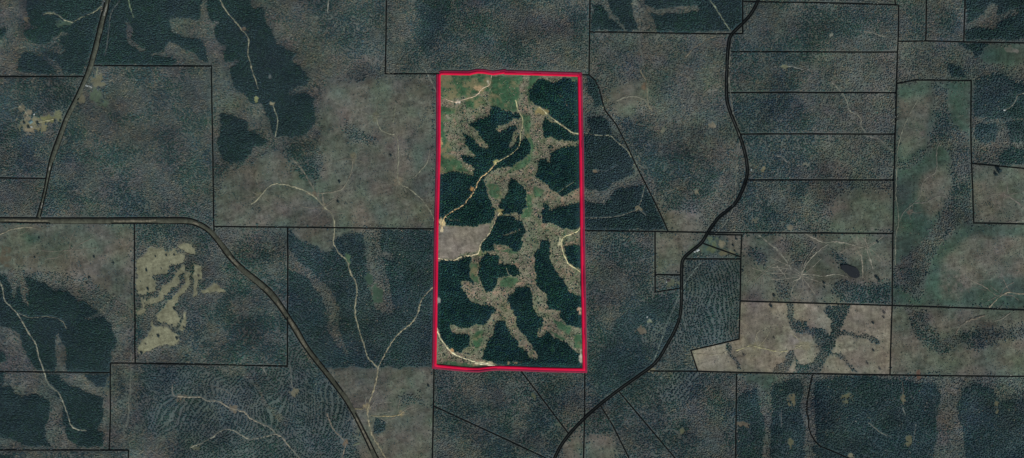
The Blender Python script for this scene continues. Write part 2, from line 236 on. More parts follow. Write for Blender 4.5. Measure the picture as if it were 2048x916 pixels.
# ------------------------------------------------------------------ tracks, roads and lines (map units)
TRACKS = [   # points, width, colour (painted dimmer outside the tract), name
 ([(983,150),(981,162),(978,172),(965,176),(955,190),(940,196),(925,199),(914,205),(900,202),(885,195),(880,192)],1.6,(180,160,135)),
 ([(1030,200),(1036,220),(1043,232),(1046,240),(1044,255),(1040,270),(1041,285),(1035,298),(1020,310),(1005,319),(992,325)],1.9,(165,160,120)),
 ([(992,325),(985,335),(975,345),(960,356),(950,380),(940,395),(925,412),(905,422),(890,433),(885,445),(884,457)],2.3,(190,165,120)),
 ([(1000,425),(993,432),(989,445),(982,460),(975,473),(960,487),(959,505),(945,511),(925,512),(908,521),(890,519),(874,517)],2.4,(192,180,145)),
 ([(1077,213),(1087,220),(1098,232),(1120,248),(1143,265),(1157,268)],2.0,(170,165,130)),
 ([(1171,266),(1197,272),(1220,270),(1235,285),(1255,300),(1262,315)],1.8,(110,112,94)),
 ([(1162,448),(1157,462),(1148,466),(1130,472),(1122,482),(1123,495),(1130,515),(1138,530),(1152,537),(1162,545)],2.0,(185,178,135)),
 ([(873,655),(876,668),(886,685),(900,703),(915,712),(930,718),(950,724),(980,727)],2.2,(205,196,158)),
 ([(1115,386),(1130,375),(1150,362)],1.3,(90,100,80)),
 ([(1013,536),(1016,548),(1024,552)],1.2,(140,140,105)),
 ([(950,726),(960,728),(975,729),(990,732)],2.4,(200,195,165)),
 ([(203,12),(190,25),(170,32),(152,42),(145,46),(128,40),(115,28),(95,26),(88,30)],2.2,(112,116,96)),
 ([(440,0),(448,15),(460,32),(475,48),(483,60),(492,68),(498,80),(496,95),(495,108),(500,125),(503,140),(510,158),(516,178)],2.0,(112,114,96)),
 ([(545,210),(553,230),(556,245),(552,262),(549,275)],1.9,(105,110,94)),
 ([(242,0),(232,12),(222,25),(218,60),(215,90),(210,112)],1.8,(72,78,74)),
 ([(258,0),(262,20),(268,36)],2.5,(84,98,78)),
 ([(657,0),(655,27)],2.0,(105,108,98)),
 ([(850,138),(856,150),(862,162),(873,185)],2.2,(98,100,90)),
 ([(501,408),(511,403),(521,391),(536,373),(549,367),(566,368),(589,374),(614,383),(626,391),(639,403),(648,413),(665,428),(670,450),(667,480),(667,490),(680,510),(695,520),(700,545),(712,565),(715,580),(710,610),(710,630),(718,660),(728,690),(735,715),(755,735)],2.3,(118,116,96)),
 ([(868,572),(850,590),(840,605),(837,625),(825,645),(808,658),(790,675),(780,690),(768,712),(756,735)],2.2,(122,118,96)),
 ([(756,735),(753,760),(745,785),(738,805),(735,820),(737,845),(745,875),(760,895),(772,918)],2.6,(118,112,90)),
 ([(710,817),(722,818),(735,820)],2.2,(112,106,82)),
 ([(742,831),(770,833),(800,830),(804,824)],2.4,(128,116,84)),
 ([(706,318),(704,341),(690,373),(675,383),(645,387),(630,386)],1.8,(98,95,82)),
 ([(753,235),(757,255),(770,266),(785,268),(794,272),(797,300),(796,340),(793,360),(800,367),(820,378),(840,395),(852,410),(866,430),(869,442)],1.9,(104,104,88)),
 ([(790,210),(786,245)],2.6,(92,95,78)),
 ([(860,300),(855,325),(843,340),(825,357)],1.7,(98,98,84)),
 ([(552,340),(566,368)],2.2,(84,84,74)),
 ([(582,315),(605,340),(625,375),(640,400)],2.6,(86,86,76)),
 ([(644,387),(646,400),(648,413)],2.0,(104,100,86)),
 ([(0,470),(25,457),(55,454),(65,455)],1.8,(116,110,92)),
 ([(0,560),(8,580),(10,600),(25,615),(38,628),(45,640),(53,655),(62,670),(75,690),(78,710),(88,740),(95,765),(105,776),(118,785),(127,805),(135,830),(142,853),(155,860),(172,862)],2.2,(110,112,98)),
 ([(40,626),(60,636),(80,634),(100,632),(125,640),(135,658)],1.4,(92,96,84)),
 ([(355,793),(385,795),(400,793),(415,803),(430,801),(440,803),(455,815),(480,822),(490,825),(500,838),(520,847),(540,855),(552,868),(565,875),(575,890),(590,905),(600,918)],2.2,(112,108,94)),
 ([(380,895),(400,888),(425,875),(440,862),(455,858),(470,862),(485,873),(500,880),(530,873),(552,868)],2.0,(110,110,96)),
 ([(345,768),(344,788),(355,795)],1.9,(86,86,80)),
 ([(581,730),(582,750),(585,775)],1.6,(84,86,80)),
 ([(526,735),(534,750)],1.4,(96,98,90)),
 ([(455,808),(464,790),(450,780),(425,772)],1.4,(78,80,74)),
 ([(654,826),(662,850),(672,865),(688,880),(693,888),(688,900),(684,918)],2.0,(98,92,80)),
 ([(706,890),(722,886)],3.4,(74,80,66)),
 ([(1420,0),(1432,15),(1442,32),(1450,45),(1461,60)],2.4,(96,104,88)),
 ([(1371,114),(1385,98),(1400,88),(1420,75),(1433,71)],2.2,(88,84,72)),
 ([(1233,202),(1248,195),(1262,191),(1277,194),(1293,202)],2.8,(94,94,82)),
 ([(1281,140),(1284,148),(1291,158),(1294,172),(1294,195),(1297,210),(1305,222)],1.7,(96,92,76)),
 ([(1281,70),(1280,100),(1286,118),(1287,135)],1.5,(78,82,76)),
 ([(1468,75),(1461,95),(1460,115),(1457,150),(1462,185),(1466,222),(1480,262),(1480,285),(1475,325),(1473,360),(1471,396),(1465,421),(1452,446),(1428,472)],2.2,(82,84,76)),
 ([(1401,525),(1368,566),(1356,596),(1338,638),(1326,670),(1312,710),(1303,730)],2.2,(80,90,84)),
 ([(1170,436),(1220,435),(1245,430),(1262,424),(1277,418),(1283,398),(1290,372)],1.7,(94,98,88)),
 ([(1277,418),(1285,424),(1292,432)],1.6,(84,88,80)),
 ([(1192,341),(1215,343),(1235,330)],1.0,(64,74,74)),
 ([(1665,165),(1680,180),(1695,203),(1698,222),(1715,228),(1724,238),(1722,250),(1730,262)],1.8,(106,106,94)),
 ([(1735,272),(1755,275),(1770,285),(1776,295),(1786,300)],1.7,(100,98,90)),
 ([(1573,133),(1585,133),(1605,139)],1.6,(100,104,98)),
 ([(1727,64),(1745,65),(1765,73),(1778,76)],1.6,(96,96,86)),
 ([(1555,311),(1567,315),(1574,325),(1580,324)],1.6,(110,110,104)),
 ([(1595,331),(1605,331)],1.8,(98,98,90)),
 ([(1835,200),(1820,225),(1810,247),(1800,275),(1795,300),(1793,330),(1793,360),(1790,395),(1796,420),(1796,448),(1790,465),(1790,530)],1.7,(90,92,80)),
 ([(1880,285),(1872,300),(1874,345),(1850,356),(1842,370),(1840,395),(1825,407),(1805,425),(1796,445)],1.6,(84,84,76)),
 ([(1826,406),(1850,406),(1868,395),(1885,390),(1895,398)],1.6,(84,82,76)),
 ([(1795,248),(1815,255),(1835,259)],1.5,(78,84,76)),
 ([(2050,420),(2030,400),(2015,392),(2007,388)],2.2,(96,92,84)),
 ([(2050,436),(2038,444),(2010,444)],1.6,(92,90,84)),
 ([(2050,588),(2030,587),(2020,583),(2000,592),(1990,603),(1978,615)],2.0,(108,102,86)),
 ([(1936,556),(1952,565),(1970,573),(1990,590),(2000,592)],1.7,(98,92,82)),
 ([(2005,555),(2015,575),(2020,583)],1.5,(84,82,74)),
 ([(1988,642),(2005,637),(2020,625)],1.6,(88,86,76)),
 ([(1910,668),(1920,652),(1935,640),(1970,632)],4.0,(80,76,66)),
 ([(1518,470),(1540,488),(1556,500),(1566,515),(1578,530),(1586,545)],2.8,(98,98,88)),
 ([(1611,468),(1631,478),(1648,485),(1666,483),(1691,485),(1716,493),(1731,495),(1739,515),(1745,538)],2.5,(108,106,94)),
 ([(1656,488),(1638,500),(1621,518),(1606,540),(1601,556),(1585,562)],2.1,(106,104,92)),
 ([(1631,493),(1616,515),(1607,535)],1.8,(98,96,86)),
 ([(1716,503),(1724,515),(1725,556)],2.0,(110,106,92)),
 ([(1603,548),(1626,549),(1646,553),(1671,547),(1696,554)],1.8,(108,106,94)),
 ([(1553,532),(1568,548),(1577,563)],2.2,(98,96,86)),
 ([(1588,535),(1600,545)],1.4,(96,96,88)),
 ([(1538,542),(1518,540),(1505,536)],1.4,(88,86,76)),
 ([(1530,545),(1513,558),(1503,580)],1.6,(86,84,74)),
 ([(1525,552),(1526,578)],1.3,(86,84,76)),
 ([(1680,505),(1700,495),(1725,495),(1750,484)],1.4,(94,90,80)),
 ([(1745,510),(1760,525),(1755,515)],1.6,(86,84,74)),
 ([(1472,701),(1485,697),(1500,690),(1515,694),(1530,697),(1555,704),(1575,702)],2.0,(128,124,94)),
 ([(1588,698),(1602,690),(1610,690)],1.9,(126,122,98)),
 ([(1584,667),(1602,682),(1610,690)],1.6,(110,106,86)),
 ([(1370,709),(1385,708),(1440,709),(1455,702)],1.6,(104,100,84)),
 ([(2048,187),(2033,190),(2030,205),(2020,215),(2008,221)],2.0,(98,100,88)),
 ([(1958,240),(1975,234)],1.8,(88,90,82)),
 ([(1736,845),(1765,868),(1782,874)],1.6,(86,90,82)),
 ([(1804,815),(1810,830)],1.4,(96,100,94)),
 ([(1804,763),(1806,785)],1.6,(78,72,64)),
 ([(1830,848),(1826,880)],1.4,(80,86,82)),
 ([(1563,820),(1562,855)],1.3,(84,86,84)),
 ([(262,705),(262,730),(261,760),(260,790),(256,800),(256,835),(245,870)],1.8,(82,84,76)),
 ([(195,135),(193,150),(194,152)],2.6,(90,94,78)),
 ([(110,238),(90,243),(72,245)],2.6,(118,116,90)),
 ([(40,212),(50,220),(58,232)],2.6,(112,110,92)),
]
rt = random.Random(5)
for (lx, ly, nr, ln, cc_) in [(648,413,6,45,(88,86,76)),(735,818,9,50,(92,91,82)),(797,362,6,35,(84,84,74)),(752,232,6,35,(84,84,74)),(706,318,4,30,(84,82,72)),(519,390,4,30,(86,84,74)),(1603,552,9,55,(104,101,90)),(1735,495,7,40,(98,95,84)),(1575,530,6,40,(98,95,84)),
        (1515,692,8,45,(108,104,88)),(1607,691,5,25,(108,104,88)),(2010,390,5,35,(84,82,74)),(1820,424,4,25,(76,78,70)),(2003,588,5,35,(84,82,74)),(1526,545,6,35,(88,86,76)),(60,455,3,30,(88,85,74)),(1940,560,5,35,(78,78,70)),(140,500,6,50,(88,84,74)),(800,828,5,35,(92,90,80))]:
    a0 = rt.uniform(0, 6.28)
    for q in range(nr):
        a = a0+q*6.28/nr+rt.uniform(-.4, .4); bd = rt.uniform(-.25, .25); x, y = lx, ly; pl = [(x, y)]
        for _ in range(5):
            L = ln*rt.uniform(.15, .3); a += bd; x += L*math.cos(a); y += L*math.sin(a)*.7; pl.append((x, y))
        TRACKS.append((pl, 1.1, cc_))
R1L = [(216,-160),(213,0),(201,38),(191,83),(178,131),(161,171),(146,203),(133,228),(126,243),(108,293),(98,328),(88,381),(73,436)]
R1R = [(226,-160),(222,0),(208,50),(198,95),(187,131),(171,166),(148,216),(136,238),(121,283),(108,320),(95,371),(80,436)]
R2T = [(-160,435),(0,435),(73,436),(80,436),(200,436),(330,435),(370,435),(388,439),(411,450),(426,464),(451,495),(468,517),(493,540),(521,561),(544,581),(561,603),(579,631),(599,660),(612,686),(630,711),(663,751),(695,794),(713,829),(733,869),(757,916),(840,1080)]
R2B = [(-160,444),(0,444),(75,446),(251,447),(373,446),(396,453),(416,465),(436,490),(453,515),(478,540),(509,566),(531,586),(551,608),(571,636),(586,660),(601,686),(625,719),(658,759),(688,799),(708,832),(726,869),(747,916),(828,1080)]
R3 = [(1580,-160),(1518,0),(1505,25),(1488,45),(1463,68),(1458,83),(1455,126),(1454,176),(1455,201),(1462,225),(1478,263),(1490,300),(1496,330),(1496,350),(1488,376),(1473,406),(1460,418),(1440,433),(1434,440),(1416,465),(1404,486),(1385,501),(1368,515),(1363,528),(1363,578),(1362,631),(1348,666),(1336,686),(1321,714),(1303,734),(1278,751),(1238,779),(1200,809),(1160,844),(1139,867),(1120,893),(1109,916),(1040,1080)]
LINES = [   # label, points
 ('black parcel line from the left edge to the road beside the top left pine stand', [(-150,153),(0,153),(167,153)]),
 ('black parcel line under dark pines, turning down from its right corner to the curving road', [(188,131),(422,132),(424,270),(426,437),(427,463)]),
 ('short black parcel line from the left edge to the north south road', [(-150,355),(0,356),(91,357)]),
 ('black parcel line from the curving road to the red boundary', [(427,453),(640,455),(871,458)]),
 ('black parcel line dropping from the road past the tan field', [(268,448),(269,600),(270,726)]),
 ('black parcel line below the tan field, turning up past the brown wood', [(221,726),(420,729),(575,732),(575,600),(575,455)]),
 ('black parcel line from the left edge under the large pine stand', [(-150,742),(0,743),(219,745)]),
 ('black parcel line on the left of the grey wood west of the planted rows', [(221,726),(219,820),(217,901)]),
 ('black parcel line stepping down near the bottom left corner', [(-150,900),(0,900),(256,901),(257,1050)]),
 ('black parcel line from the top edge round the corner to the red boundary', [(775,-150),(773,0),(772,70),(770,147),(878,148)]),
 ('black parcel line from the top edge down to the corner right of the red boundary', [(1180,-150),(1180,0),(1178,150),(1163,150)]),
 ('slanting black parcel line right of the red boundary, running down to the right', [(1178,150),(1190,160),(1199,180),(1204,200),(1210,220),(1233,250),(1250,283),(1270,325),(1293,371),(1313,411),(1331,450),(1336,462)]),
 ('black parcel line under the pines at the top right of the red boundary', [(1180,64),(1300,65),(1459,67),(1486,67)]),
 ('short upright black parcel line at the right end of the top pine stand', [(1486,-150),(1486,0),(1486,67)]),
 ('topmost black parcel line in the right block of strips', [(1486,2),(1520,3),(1780,10),(1796,11)]),
 ('stub of black parcel line at the top edge above the right block', [(1784,-150),(1788,0),(1790,10)]),
 ('long upright black parcel line on the right of the strip parcels', [(1796,11),(1796,83),(1794,166),(1791,270),(1787,400),(1785,467),(1784,610),(1780,749)]),
 ('first black parcel line across the strip block, right of the narrow road', [(1460,103),(1795,104)]),
 ('second black parcel line across the strip block, right of the narrow road', [(1457,185),(1793,185)]),
 ('third black parcel line across the strip block, by the winding sandy track', [(1480,268),(1791,268)]),
 ('fourth black parcel line across the strip block, below the small round clearing', [(1497,360),(1788,360)]),
 ('black parcel line across the top right corner to the right edge', [(1796,83),(1851,82),(2048,86),(2200,89)]),
 ('left of the two upright black parcel lines in the top right corner', [(1852,-150),(1852,0),(1851,82)]),
 ('right of the two upright black parcel lines in the top right corner, beside dark pines', [(1930,-150),(1930,0),(1928,84)]),
 ('black parcel line over the green ground, then down its right side to the right edge', [(1795,167),(1815,163),(1832,160),(1943,161),(1943,328),(1946,446),(2048,448),(2200,450)]),
 ('short black parcel line above the pale cut ground at the right edge', [(1943,327),(2048,337),(2200,352)]),
 ('long black parcel line from the red boundary across the narrow road to the east', [(1167,461),(1310,463),(1416,465),(1600,466),(1785,467)]),
 ('black parcel line on the left and foot of the small homestead parcels', [(1310,463),(1310,549),(1310,584),(1361,576)]),
 ('short black parcel line above the western homestead', [(1310,549),(1360,550)]),
 ('black parcel lines enclosing the wedge of grass east of the road', [(1418,469),(1484,470),(1482,514),(1404,486)]),
 ('black parcel line round the rows of young pines to the tan fields', [(1368,518),(1482,518),(1480,602),(1478,678),(1382,701),(1396,743)]),
 ('black parcel line between the tracked cutover and the tan fields', [(1480,602),(1575,605),(1784,611)]),
 ('black parcel line crossing the open green ground to the right edge', [(1784,611),(2048,620),(2200,626)]),
 ('long black parcel line below the tan fields to the right edge', [(1300,742),(1396,743),(1580,747),(1780,750),(2048,753),(2200,755)]),
 ('upright black parcel line in the lower right, left of the dark pine strips', [(1473,747),(1472,830),(1471,916),(1469,1050)]),
 ('wavy black parcel line between the dark pine stands at the bottom', [(1626,750),(1620,780),(1615,805),(1614,825),(1618,840),(1618,855),(1623,870),(1630,882),(1640,892),(1660,900),(1690,913),(1720,925),(1800,1040)]),
 ('black parcel line dropping from the lower left corner of the red boundary', [(868,734),(867,812),(865,916),(862,1050)]),
 ('slanting black parcel line across the bottom wood below the red boundary', [(867,812),(950,850),(1093,916),(1330,1040)]),
 ('slanting black parcel line from the red boundary to the lower road', [(1041,741),(1090,805),(1138,868)]),
 ('black parcel line dropping from the lower right corner of the red boundary', [(1170,742),(1169,834),(1167,916),(1165,1050)]),
 ('left of the two slanting black parcel lines below the lower road', [(1201,811),(1225,850),(1258,916),(1320,1050)]),
 ('right of the two slanting black parcel lines below the lower road', [(1238,783),(1290,845),(1350,916),(1460,1050)]),
]
CREEKS = [ # shrub-lined ditches across open ground: points, half width
 ([(871,208),(855,215),(845,240),(833,262),(818,280),(815,300),(818,328)],3.2),
 ([(640,262),(655,262),(670,250)],2.5),([(700,268),(720,275),(760,283)],4),
 ([(405,407),(425,393),(455,385),(470,392),(478,405),(495,412),(520,420)],4),
 ([(425,360),(470,345),(500,335),(512,322),(530,300),(560,285),(600,283),(640,272)],2.5),
 ([(82,546),(100,551),(120,550),(145,545),(160,552),(178,556)],2.2),([(35,530),(50,533),(68,533)],2),
 ([(135,480),(148,500),(158,530),(172,555),(190,590),(215,608)],3),([(225,525),(235,570)],3),
 ([(545,388),(570,395)],2.5),([(1480,495),(1500,500)],3),([(1540,542),(1550,552),(1560,575),(1572,600)],4),
 ([(1680,568),(1730,570),(1784,562)],2.5),([(1690,497),(1720,505)],2),
 ([(275,470),(268,560),(270,640)],2.6),([(700,375),(706,350)],2.2),
 ([(1965,408),(1975,405),(1985,416)],2.5),([(2025,500),(2048,520)],3),([(1800,335),(1830,325),(1855,308)],4.5),
 ([(1835,635),(1880,700),(1905,700)],6),([(2000,675),(2030,650)],5)]
def seg_dist(paths, r):
    D = np.full((HH, W), 99., np.float32)
    for pts in paths:
        for (ax, ay), (bx, by) in zip(pts[:-1], pts[1:]):
            x0 = max(int(min(ax, bx)-r)+MG, 0); x1 = min(int(max(ax, bx)+r)+2+MG, W)
            y0 = max(int(min(ay, by)-r)+MG, 0); y1 = min(int(max(ay, by)+r)+2+MG, HH)
            if x1 <= x0 or y1 <= y0: continue
            gx = X[y0:y1, x0:x1]-ax; gy = Y[y0:y1, x0:x1]-ay
            dx, dy = bx-ax, by-ay; L = dx*dx+dy*dy+1e-6
            t = np.clip((gx*dx+gy*dy)/L, 0, 1)
            D[y0:y1, x0:x1] = np.minimum(D[y0:y1, x0:x1], np.hypot(gx-t*dx, gy-t*dy))
    return D
def inset(poly, d):   # shift a closed clockwise outline outward by d
    n = len(poly); o = []
    for i in range(n):
        p0 = np.array(poly[i-1], float); p1 = np.array(poly[i], float); p2 = np.array(poly[(i+1) % n], float)
        a = (p1-p0)/np.linalg.norm(p1-p0); b = (p2-p1)/np.linalg.norm(p2-p1)
        na = np.array([a[1], -a[0]]); nb = np.array([b[1], -b[0]]); m = na+nb; m /= np.linalg.norm(m)
        o.append(tuple(p1+m*d/max(m @ na, .5)))
    return o
RED = [(879,152),(880,149),(883,147.5),(939,148.5),(946,146.5),(955,144.6),(966,144.8),(986,148),(1010,145)]
RED2 = [(1009,146.8),(1158,151.4),(1161,300),(1163,450),(1168,739.5),(1060,737),(1000,734.5),(984,735),(957,738.5),(940,738),(870.5,731.5),(875,440),(879,300),(879,152)]
d_line = seg_dist([l for _, l in LINES]+[R1L, R1R, R2T, R2B], 6)
d_r3 = seg_dist([R3], 8)
d_red = seg_dist([RED, RED2], 12)
d_trk = seg_dist([t[0] for t in TRACKS], 8)
road_poly = [R1L+R1R[::-1], R2T+R2B[::-1]]
ROADM = np.zeros((HH, W), bool)
for rp in road_poly: ROADM |= inside(rp, X, Y)

# ------------------------------------------------------------------ landform
def blur(a, r):
    for ax in (0, 1):
        c = np.cumsum(np.pad(a, [(r+1, r) if k == ax else (0, 0) for k in (0, 1)], mode='edge'), axis=ax)
        a = (np.take(c, range(2*r+1, c.shape[ax]), axis=ax)-np.take(c, range(0, c.shape[ax]-2*r-1), axis=ax))/(2*r+1)
    return a
low = np.isin(COV, [KINDS.index('H')]).astype(np.float64)
low = blur(blur(blur(low, 9), 9), 7)
HGT = (70*fbm(X, Y, 240, 3, 5) + 26*fbm(X, Y, 65, 2, 6) - 18*low).astype(np.float32)
def samp(A, x, y):
    u = np.clip(np.asarray(x, float)+MG, 0, W-1.001); v = np.clip(np.asarray(y, float)+MG, 0, HH-1.001)
    i = u.astype(int); j = v.astype(int); a = u-i; b = v-j
    return (A[j, i]*(1-a)+A[j, i+1]*a)*(1-b)+(A[j+1, i]*(1-a)+A[j+1, i+1]*a)*b
def near(A, x, y):
    return A[np.clip(np.rint(np.asarray(y)+MG).astype(int), 0, HH-1), np.clip(np.rint(np.asarray(x)+MG).astype(int), 0, W-1)]
def wx(x): return (np.asarray(x, float)-CX)*S
def wy(y): return (CY-np.asarray(y, float))*S

# ------------------------------------------------------------------ ground colour (soil cover, with dimming painted in outside the tract)
BASE_OUT = dict(P=(42,56,60), D=(52,65,66), R=(70,79,77), H=(79,84,78), M=(73,80,76), C=(81,84,74), G=(59,74,65), T=(110,106,92), B=(78,76,70), F=(109,109,88))  # same covers as inside, with the overlay's dimming put into their colours
BASE_IN = dict(P=(30,50,52), D=(60,66,60), R=(70,76,70), H=(106,105,88), M=(80,84,70), C=(96,94,76), G=(58,84,60), T=(110,100,84), B=(110,105,94), F=(112,106,84))
GC = np.zeros((HH, W, 3), np.float32)
for i, k in enumerate(KINDS):
    m = COV == i
    GC[m & ~IN] = gcol(BASE_OUT[k]); GC[m & IN] = gcol(BASE_IN[k])
crisp = np.isin(COV, [KINDS.index(k) for k in 'PTFBDR']) | IN
for c in range(3): # soften cover changes
    s1 = blur(GC[..., c].astype(np.float64), 1); s2 = blur(blur(GC[..., c].astype(np.float64), 5), 4)
    GC[..., c] = np.where(crisp, s1, s2)
n1 = fbm(X, Y, 60, 4, 21); n2 = fbm(X, Y, 9, 3, 22); n3 = fbm(X*0.5, Y*3.0+0.8*X, 10, 3, 23)
n4 = fbm(X, Y, 2.6, 2, 24)
openg = np.isin(COV, [KINDS.index(k) for k in 'CGTBF'])
amp = np.where(openg, 1.0, .8)
n5 = fbm(X, Y*.35+3*np.sin(X/40.), 4.5, 3, 26)            # streaks left by machines and mowing
ridge = np.clip(1-np.abs(fbm(X, Y, 22, 3, 27))*16, 0, 1)  # thin wet channels
ridg2 = np.clip(1-np.abs(fbm(X, Y, 15, 3, 28))*18, 0, 1)  # thin worn trails
GC *= (1 + amp*(.35*n1 + .50*n2 + .60*n3*openg + .55*n5*openg + .55*n4))[..., None]
hb = (COV == KINDS.index('H'))*np.where(IN, 1, .4)
GC *= (1-.45*ridge*hb+.35*ridg2*hb)[..., None]
GC *= (1+.16*ridg2*(openg & (COV != KINDS.index('F')))-.15*ridge*(openg & (COV != KINDS.index('F'))))[..., None]
TA = fbm(X, Y, 42, 4, 80); TB = fbm(X, Y, 30, 4, 81); TV = fbm(X, Y, 55, 4, 82)
def tint(ta, tb, tv, amt=1.):      # patches of wood and cover lean brown, green or blue-grey
    return np.stack([1+amt*(.18*ta-.14*tb+.80*tv), 1+amt*(.08*ta+.12*tb+.80*tv), 1+amt*(-.24*ta-.04*tb+.74*tv)], -1)
wet = (~np.isin(COV, [KINDS.index(k) for k in 'PF']))*np.where(IN, .5, 1.)
GC *= 1+(tint(TA, TB, TV)-1)*wet[..., None]
greenish = np.clip((fbm(X, Y, 38, 3, 30))*1.6, -.3, .3)*np.isin(COV, [KINDS.index(k) for k in 'CGH'])
GC[..., 0] *= 1-.30*greenish; GC[..., 2] *= 1-.05*greenish; GC[..., 1] *= 1+.06*greenish
# inside the tract the grass is patched with tan and vivid green
pat = np.clip(fbm(X, Y, 13, 4, 33, .65)*5+.30*(Y < 205)*(X < 985)-.25*(X > 985), 0, 1)*((COV == KINDS.index('G')) & IN)
GC = GC*(1-pat[..., None]*.75) + pat[..., None]*.75*np.array(gcol((116,108,80)), np.float32)
pat = np.clip(fbm(X, Y, 10, 4, 34, .65)*5-.0, 0, 1)*((COV == KINDS.index('H')) & IN)
GC = GC*(1-pat[..., None]*.5) + pat[..., None]*.5*np.array(gcol((70,88,58)), np.float32)
pat = np.clip(fbm(X, Y, 9, 3, 35)*5-.6, 0, 1)*((COV == KINDS.index('H')) & IN)
GC = GC*(1-pat[..., None]*.6) + pat[..., None]*.6*np.array(gcol((150,120,100)), np.float32)
# pale weedy fringe where the hardwood bottoms meet the pines
PB = blur((COV == KINDS.index('P')).astype(np.float64), 3)
FR = np.clip((PB-.12)*4, 0, 1)*(COV != KINDS.index('P'))*np.clip(.55+3*fbm(X, Y, 14, 3, 90), 0, 1)
FR = FR*(seg_dist([PARCEL+[PARCEL[0]]], 9) > 8)
f_ = (FR*.75)[..., None]
GC = np.where(IN[..., None], GC*(1-f_)+f_*np.array(gcol((118,122,92)), np.float32)*(1+.5*n4)[..., None], GC*(1-f_*.6)+f_*.6*np.array(gcol((82,86,74)), np.float32))
# bare landings and clearings: x, y, half width, half height, colour, strength
PADS = [(54,40,6,6,(100,94,78)),(128,48,18,7,(66,86,72)),(102,27,12,4,(86,92,78)),(511,198,4,9,(112,118,82)),(545,207,6,5,(124,122,98)),(487,60,8,5,(92,84,72)),
 (519,390,7,6,(104,104,80)),(706,312,6,11,(100,98,78)),(752,232,7,12,(92,94,76)),(740,222,10,6,(82,84,76)),(793,215,8,8,(88,90,78)),(796,362,9,7,(104,98,82)),(648,413,6,6,(116,110,90)),(625,388,10,6,(100,92,76)),
 (695,519,7,11,(70,94,70)),(1192,342,8,3.5,(104,94,76)),(1325,260,4,8,(100,102,84)),(1425,250,7,6.5,(116,110,92)),(1393,384,8,6,(110,108,88)),(1277,418,8,5,(112,106,84)),
 (1289,175,5,10,(98,84,66)),(1570,133,9,5,(100,104,82)),(1667,166,7,4,(88,88,80)),(1664,71,5,4,(104,108,96)),(1612,328,7,5,(100,102,88)),(1528,338,6,5,(104,100,76)),
 (1512,442,7,6,(92,94,80)),(1580,455,6,6,(104,100,84)),(1745,458,5,4,(92,94,84)),(735,817,9,8,(122,112,84)),(803,828,5,9,(118,110,84)),(362,797,10,7,(92,86,72)),(466,818,10,7,(94,88,74)),(388,896,10,5,(84,88,72)),
 (590,785,10,8,(100,98,80)),(692,888,5,9,(104,90,72)),(1304,741,9,5,(100,98,78)),(1365,863,5,9,(84,88,66)),(1067,794,6,7,(82,88,66)),(1116,850,8,4,(76,86,72)),(1484,850,12,7,(88,82,68)),
 (1581,800,9,13,(92,88,66)),(1578,885,7,12,(86,88,66)),(1697,797,13,8,(96,98,72)),(1805,797,5,14,(96,94,74)),(1816,878,7,13,(84,86,66)),(1991,812,5,15,(84,84,64)),(1837,750,4,10,(96,76,64)),(1702,912,7,5,(112,110,90)),
 (1515,692,14,9,(118,114,88)),(1517,704,5,12,(110,106,86)),(1607,691,16,8,(114,110,88)),(1425,484,13,10,(84,96,74)),(1441,488,8,7,(108,104,84)),(1395,498,16,7,(78,88,72)),(1425,498,14,9,(80,90,66)),(1450,506,16,5,(92,90,68)),(1342,566,17,7,(80,86,68)),
 (1298,641,7,4,(104,116,92)),(1281,660,10,12,(98,92,78)),(194,163,14,15,(98,98,78)),(190,190,11,16,(74,88,70)),(165,195,8,16,(92,90,72)),(206,205,12,12,(72,86,70)),(63,246,24,13,(116,114,90)),(58,232,9,12,(112,106,88)),(45,215,7,7,(94,92,76)),(98,238,18,7,(100,102,68)),
 (118,232,9,12,(92,96,72)),(85,256,9,9,(104,102,76)),(60,262,10,7,(124,116,94)),(40,256,6,9,(98,100,76)),(2010,390,10,7,(96,90,80)),(1820,424,6,5,(88,80,70)),(1800,268,5,14,(80,82,72)),
 (884,447,6,10,(196,178,130)),(884,458,4,5,(200,184,145)),(913,204,6,3,(190,180,165)),(976,166,2,5,(170,165,140)),(1120,485,5,8,(180,172,135)),(1085,222,12,7,(128,118,78)),(1000,424,7,6,(150,140,92)),(992,324,6,5,(150,150,95)),
 (904,701,6,5,(178,138,92)),(965,726,22,3,(180,168,130)),(1160,622,5,7,(180,150,120)),(962,507,9,7,(100,110,72)),(878,600,4,6,(130,135,125)),(881,287,5,9,(170,150,105)),(960,176,12,5,(150,128,95)),(941,378,5,6,(160,120,70)),
 (1030,727,14,4,(125,110,78)),(1162,715,4,14,(165,160,140)),(2030,100,8,6,(96,94,86)),(2020,98,8,5,(88,90,80)),(540,155,3,5,(84,94,92)),(200,240,4,4,(66,74,70)),(1300,640,4,4,(110,120,96)),(1930,290,9,6,(70,76,70)),(1300,640,3,3,(120,124,110)),
 (1885,212,0.1,0.1,(50,50,50)),(1920,205,20,40,(44,70,58)),(1915,250,22,16,(46,66,56)),(1920,590,40,20,(46,66,56)),(1900,560,24,20,(48,68,56)),(1800,585,18,14,(44,70,56)),(1990,560,26,18,(50,68,60)),(1880,500,22,22,(50,68,56)),(2000,520,26,12,(74,76,68)),(1830,255,18,12,(56,74,58)),
 (740,560,9,18,(54,76,62)),(755,590,10,22,(56,78,62)),(60,520,26,18,(84,80,66)),(100,535,34,22,(82,80,66)),(130,520,30,18,(82,80,66)),(205,560,22,18,(78,76,62)),(12,512,10,20,(80,76,62)),(130,475,24,10,(76,76,66)),
 (1690,650,18,40,(92,86,78)),(1740,640,40,26,(96,92,80)),(1610,640,26,24,(92,84,74)),(1530,660,50,40,(88,82,74)),(1730,715,44,20,(98,88,78))]
PADF = np.zeros((HH, W), np.float32); CLR = np.zeros((HH, W), bool)
pn = fbm(X, Y, 7, 4, 40, .7)
